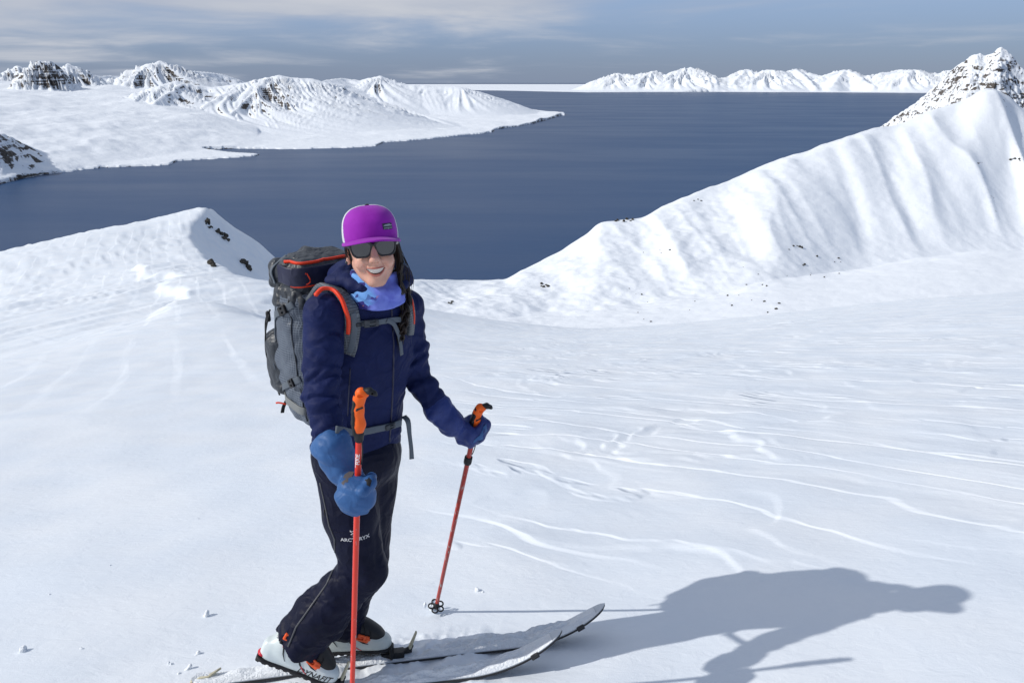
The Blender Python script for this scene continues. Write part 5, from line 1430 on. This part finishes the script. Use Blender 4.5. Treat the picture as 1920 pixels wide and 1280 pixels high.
P_, N_ = on_pack(LB, [(.13, .02, .34), (.165, .03, .30), (.18, .03, .26), (.18, .03, .21), (.17, .03, .16)], .004); band('lid_strap', P_, N_, .009, .0018, M_STRAP, lid, 16)
# compression straps on the side with their buckles
for (za, zb, ya, yb) in ((.075, .155, .11, -.10), (-.185, -.105, .11, -.10)):
    P_, N_ = on_pack(MBV, arc(.18, ya, za, .18, yb, zb, 16), .003); sp_ = band('compression_strap', P_, N_, .0115, .0018, M_STRAP, pack)
    c_, n_ = on_pack(MBV, [(.18, -.03, (za*.35+zb*.65))], .006); c_, n_ = c_[0], n_[0]
    tx = nrm(P_[10]-P_[6]); R3 = np.stack([tx, np.cross(n_, tx), n_], 1)
    s = SDF((-.04, -.03, -.015), (.04, .03, .015), .0018); s.box((0, 0, 0), (.026, .016, .0055), rnd=.004); s.box((.004, .0075, 0), (.010, .0035, .02), rnd=.002, op='s'); s.box((.004, -.0075, 0), (.010, .0035, .02), rnd=.002, op='s')
    emit('buckle', s, M_BLACK, sp_, (c_, R3))
P_, N_ = on_pack(MBV, arc(.18, .16, -.205, .18, -.10, -.232, 16), .003); band('bottom_strap', P_, N_, .0145, .0018, M_STRAPL, pack)
P_, N_ = on_pack(MBV, arc(.16, .115, .17, .16, .115, -.22, 16), .003); band('side_strap', P_, N_, .0085, .0018, M_STRAP, pack)
P_, N_ = on_pack(MBV, arc(.17, -.06, .19, .17, -.085, -.27, 16), .001); tube('seam', P_, .0026, M_CHAR, main, 6)
# stretch pocket at the rear and bungee cord
s = SDF((-.20, .02, -.28), (.20, .26, .06), .0045); s.box((.012, .120, -.10), (.138, .060, .125), rnd=.050, k=0)
s.warp(lambda x, y, z: .006*fold(x, y, z, (.2, .2, 1), 18, 10, 78)); emit('rear_pocket', s, M_CHAR, pack, PF)
tube('bungee_cord', [pk(.130, .100, .10), pk(.134, .135, .055), pk(.13, .162, -.02), pk(.12, .176, -.10), pk(.12, .170, -.16), pk(.125, .120, -.225)], .0032, M_BLACK, pack, 7, n=26)
tube('bungee_cord', [pk(.136, .100, .085), pk(.146, .122, .02), pk(.142, .150, -.05), pk(.140, .150, -.09), pk(.13, .150, -.15)], .0026, M_BLACK, pack, 7, n=22)
s = SDF((-.03,)*3, (.03,)*3, .002); s.cone((0, 0, -.012), (0, 0, .012), .008, .008, 0); emit('cord_lock', s, M_BLACK, pack, (pk(.134, .112, .075), PR))
q = pk(.118, .085, -.238)
tube('hanging_strap', [q, q+np.array([-.012, -.004, -.022]), q+np.array([-.018, -.006, -.045])], None, M_BLACK, pack, flat=(.0065, .0018), up=TR, n=8)
tube('zip_pull', [q+np.array([.0, -.01, -.010]), q+np.array([-.024, -.01, -.004]), q+np.array([-.036, -.01, -.005])], .0034, M_PIPER, pack, 6, n=8)
# shoulder straps on the jacket
def jac_band(name, pix, half, th, mat, parent, lift=.006, n=30, nn=5, bv=None):
    P_ = []; N_ = []
    for (a_, b_) in zip(pix[:-1], pix[1:]):
        for u_ in np.linspace(0, 1, nn, endpoint=False):
            d_ = Vector(ray(a_[0]+(b_[0]-a_[0])*u_, a_[1]+(b_[1]-a_[1])*u_)).normalized(); h_ = (bv or JB).ray_cast(Vector(CAM), d_, 10)
            if h_[0] is not None: P_.append(np.array(h_[0]+h_[1]*lift)); N_.append(np.array(h_[1]))
    P_ = np.array(P_); N_ = np.array(N_)
    for _ in range(3):
        P_[1:-1] = (P_[:-2]+2*P_[1:-1]+P_[2:])/4; N_[1:-1] = (N_[:-2]+2*N_[1:-1]+N_[2:])/4
    return band(name, P_, N_, half, th, mat, parent, n), P_, N_
top_r = pk(.075, -.115, .17)
strap, P_, N_ = jac_band('shoulder_strap', [(624, 546), (642, 558), (656, 580), (661, 612), (657, 645), (650, 668)], .024, .006, m_mesh, pack)
tube('strap_anchor', [top_r, (top_r+P_[0])/2+np.array([0, 0, .035]), P_[0]+N_[0]*.004, P_[3]], None, m_mesh, strap, flat=(.026, .006), up=np.cross(N_[0], P_[3]-P_[0]), n=14)
jac_band('strap_edge', [(595, 560), (603, 551), (613, 547), (625, 553), (636, 566), (643, 584), (647, 602), (643, 630)], .0052, .004, M_PIPER, strap, .0155)
jac_band('strap_webbing', [(658, 585), (664, 612), (662, 640), (654, 665)], .0095, .0016, M_STRAP, strap, .013)
left, P2, N2 = jac_band('shoulder_strap', [(752, 548), (764, 560), (768, 585), (768, 610), (765, 632)], .018, .005, m_mesh, pack)
jac_band('strap_edge', [(757, 546), (768, 565), (771, 590), (770, 610)], .003, .005, M_PIPER, left, .008)
# sternum strap with buckle and loose tail
ss_, P3, N3 = jac_band('sternum_strap', [(668, 607), (690, 604), (715, 601), (740, 598), (762, 600)], .0085, .0018, M_STRAP, pack, .010)
jac_band('strap_tail', [(722, 599), (734, 605), (742, 622), (746, 645), (748, 668)], .0068, .0014, M_STRAP, ss_, .013)
def buckle_at(px, py, half, parent, lift=.012, bv=None):
    d_ = Vector(ray(px, py)).normalized(); h_ = (bv or JB).ray_cast(Vector(CAM), d_, 10); n_ = np.array(h_[1]); c_ = np.array(h_[0])+n_*lift
    tx = nrm(np.cross([0, 0, 1.0], n_)); R3 = np.stack([tx, np.cross(n_, tx), n_], 1)
    s = SDF((-.05, -.03, -.015), (.05, .03, .015), .0018); s.box((0, 0, 0), (half, half*.52, .0055), rnd=.004)
    for sy in (-1, 1): s.box((half*.15, sy*half*.26, 0), (half*.4, half*.10, .02), rnd=.001, op='s')
    return emit('buckle', s, M_CHAR, parent, (c_, R3))
buckle_at(694, 603, .024, ss_); buckle_at(672, 607, .013, ss_)
# hip belt
hb, P4, N4 = jac_band('hip_belt', [(628, 806), (645, 808), (668, 809), (690, 806), (712, 801), (735, 796), (752, 790)], .0115, .0022, M_STRAP, pack, .007)
buckle_at(728, 797, .020, hb, .011); buckle_at(650, 809, .014, hb, .011)
q = hit(JB, 757, 780, .006, 2.45)
tube('belt_tail', [q, at(765, 790, 2.43), at(768, 815, 2.43), at(771, 840, 2.43), at(772, 860, 2.43)], None, M_STRAP, hb, flat=([.010, .009, .007, .007, .008], .0015), up=(1, .3, 0), n=18)
# ================================================================== loose snow round the skis
rng = np.random.RandomState(21)
M_POW = simple_mat('powder_snow', (0.84, 0.87, 0.90), .7, .15, bumps=((60, .5, .012), (300, .5, .003)))
for i_, (ski, org) in enumerate(SKIS):
    ns, nw = 300, 34; ss = np.linspace(.015, SL-.045, ns); ww = np.linspace(-1, 1, nw); Vs = np.zeros((ns, nw, 3))
    for a_, s_ in enumerate(ss):
        hw_ = max(.004, ski_half(s_, SL)-.002); z0 = ski_curve(s_, SL)+.0095
        env = (1-np.abs(ww)**2.2)**.7
        nz_ = fbm2(np.full(nw, s_*9+i_*31), ww*1.6, 4, 801)
        amt = .018+.022*max(0, float(pn2(s_*2.2+i_*5, .3, 803)))
        amt *= float(sstep(SL-.02, SL-.25, s_))*.8+.25
        binding = float(sstep(.045, .10, abs(s_-(SL-.80))))
        amt *= (.4+.6*binding)*(.45+.55*float(sstep(.15, .5, s_)))
        hgt = np.maximum(env*(amt+.013*nz_*amt/.018), -.002)
        for b_ in range(nw): Vs[a_, b_] = ski_pt(org, s_, ww[b_]*hw_*.97, z0+hgt[b_])
    o = link('snow_cover', mesh_np('snow_cover', Vs.reshape(-1, 3), grid_faces(ns, nw)), M_POW)
    tag(o, ['loose powder snow lying along the ski under the flat boot', 'loose powder snow lying along the ski under the lifted boot'][i_], 'snow', kind='stuff')
# small lumps of snow on the surface
for i_, (px, py, r_) in enumerate([(389, 1153, .014), (370, 1225, .010), (46, 1223, .014), (154, 1219, .007), (352, 1253, .011), (337, 1262, .006), (896, 1109, .010), (318, 1244, .006), (905, 1112, .005), (208, 1062, .004), (372, 971, .004), (93, 1117, .004)]):
    c_ = on_plane(px, py); c_[2] = foot_z(c_[0], c_[1])
    e = SDF((-.04,)*3, (.04,)*3, .0025 if r_ < .008 else .0035)
    for _ in range(4): e.ell(rng.normal(size=3)*r_*.45, rng.uniform(.55, 1.0, 3)*r_, k=.004)
    e.warp(lambda x, y, z: r_*.22*pn3(x*1.2/r_, y*1.2/r_, z*1.2/r_, i_), .02)
    o = emit('snow_lump', e, M_POW, None, (np.zeros(3), np.eye(3))); o.location = c_+np.array([0, 0, r_*.25])
    tag(o, 'small lump of snow beside the ski tails' if (px < 380 and px > 310 and py > 1210) else ('small lump of snow beside the shadow of the worn pole' if px > 800 else 'small lump of snow lying alone on the smooth open slope'), 'snow lump', 'small snow lumps')
# rocks poking out of the knoll and along the ridge
M_ROCK = simple_mat('dark_rock', (0.030, 0.027, 0.022), .9, .2, col2=(0.085, 0.078, 0.066), nscale=2.2, bumps=((3.0, .7, .12), (14, .6, .03)))
def rock_blob(rng, r3, sub=2):
    bm = bmesh.new(); bmesh.ops.create_icosphere(bm, subdivisions=sub, radius=1.0)
    V_ = np.array([v.co[:] for v in bm.verts]); F_ = np.array([[v.index for v in f.verts] for f in bm.faces]); bm.free()
    o = rng.uniform(0, 50, 3); n_ = pn3(V_[:, 0]*1.1+o[0], V_[:, 1]*1.1+o[1], V_[:, 2]*1.1+o[2])+.5*pn3(V_[:, 0]*2.6+o[1], V_[:, 1]*2.6, V_[:, 2]*2.6)
    V_ = V_*(1+.45*n_)[:, None]; V_ = np.round(V_*3.2)/3.2*.35+V_*.65
    return V_*np.asarray(r3), F_
bpy.context.view_layer.update()
def cast(o, px, py):
    d_ = Vector(ray(px, py)).normalized(); ok, loc, nn_, _ = o.ray_cast(Vector(CAM), d_); return (np.array(loc), np.array(nn_)) if ok else (None, None)
def rocks(name, o, items, rng, mat, sink=.3):
    """cluster of stones (pixel x, pixel y, radius in metres) lying on terrain o -> one mesh"""
    Vs, Fs, k_ = [], [], 0; loc = None
    for (px, py, r_) in items:
        c_, n_ = cast(o, px, py)
        if c_ is None: continue
        if loc is None: loc = c_
        V_, F_ = rock_blob(rng, r_*rng.uniform(.6, 1.3, 3)*np.array([1.15, 1.0, .75])); Vs.append(V_+c_-loc-n_*r_*sink); Fs.append(F_+k_); k_ += len(V_)
    if not Vs: return None
    ob = link(name, mesh_np(name, np.vstack(Vs), np.vstack(Fs), False), mat); ob.location = loc
    return ob
rng = np.random.RandomState(31)
def scatter(x0, y0, x1, y1, n, r0, r1): return [(rng.uniform(x0, x1), rng.uniform(y0, y1), rng.uniform(r0, r1)) for _ in range(n)]
ridge_o = bpy.data.objects['mountain_ridge']
def outcrop(it, lab):
    t_ = None
    for q in it:
        o = rocks('stone', ground, [q], rng, M_ROCK)
        if o is None: continue
        if t_ is None: t_ = tag(empty('rock_outcrop', tuple(o.location)), lab, 'rock', 'dark rock outcrops on the knoll')
        o.location = o.location-t_.location; o.parent = t_
def jit(lst, k, sp_, r0): return [(a_+rng.normal()*sp_, b_+rng.normal()*sp_, r0*rng.uniform(.5, 1.25)) for a_, b_ in lst for _ in range(k)]
outcrop(jit([(387, 417), (391, 421), (394, 427), (388, 413)], 3, 1.6, .20), 'dark rock outcrop just under the pointed top of the snowy knoll')
outcrop(jit([(410, 434), (415, 440), (421, 446), (426, 451)], 3, 1.8, .26), 'row of dark rocks near the edge of the shaded knoll face, below its top')
outcrop(jit([(396, 493), (400, 497)], 3, 1.6, .18), 'small group of dark stones low on the shaded knoll face')
outcrop(jit([(453, 489), (459, 494), (464, 499), (467, 503)], 3, 1.8, .30), 'largest dark rock outcrop on the shaded knoll face beside the backpack')
it = scatter(1132, 409, 1192, 416, 14, .6, 1.4)+scatter(1300, 372, 1320, 380, 3, .4, .9)+scatter(1470, 460, 1505, 470, 7, .4, 1.2)+scatter(1495, 478, 1580, 530, 10, .25, .7)+scatter(1330, 500, 1500, 590, 14, .2, .55)
it += scatter(1012, 530, 1028, 540, 5, .5, 1.2)+scatter(1130, 540, 1330, 606, 9, .2, .5)+scatter(838, 565, 850, 572, 3, .4, .9)+scatter(1200, 440, 1260, 475, 4, .3, .6)+scatter(1890, 292, 1915, 302, 6, .4, .9)
o = rocks('scattered_rocks', ridge_o, it, rng, M_ROCK, .45)
if o: tag(o, 'small dark rocks scattered over the snow face of the ridge', 'rocks', kind='stuff')
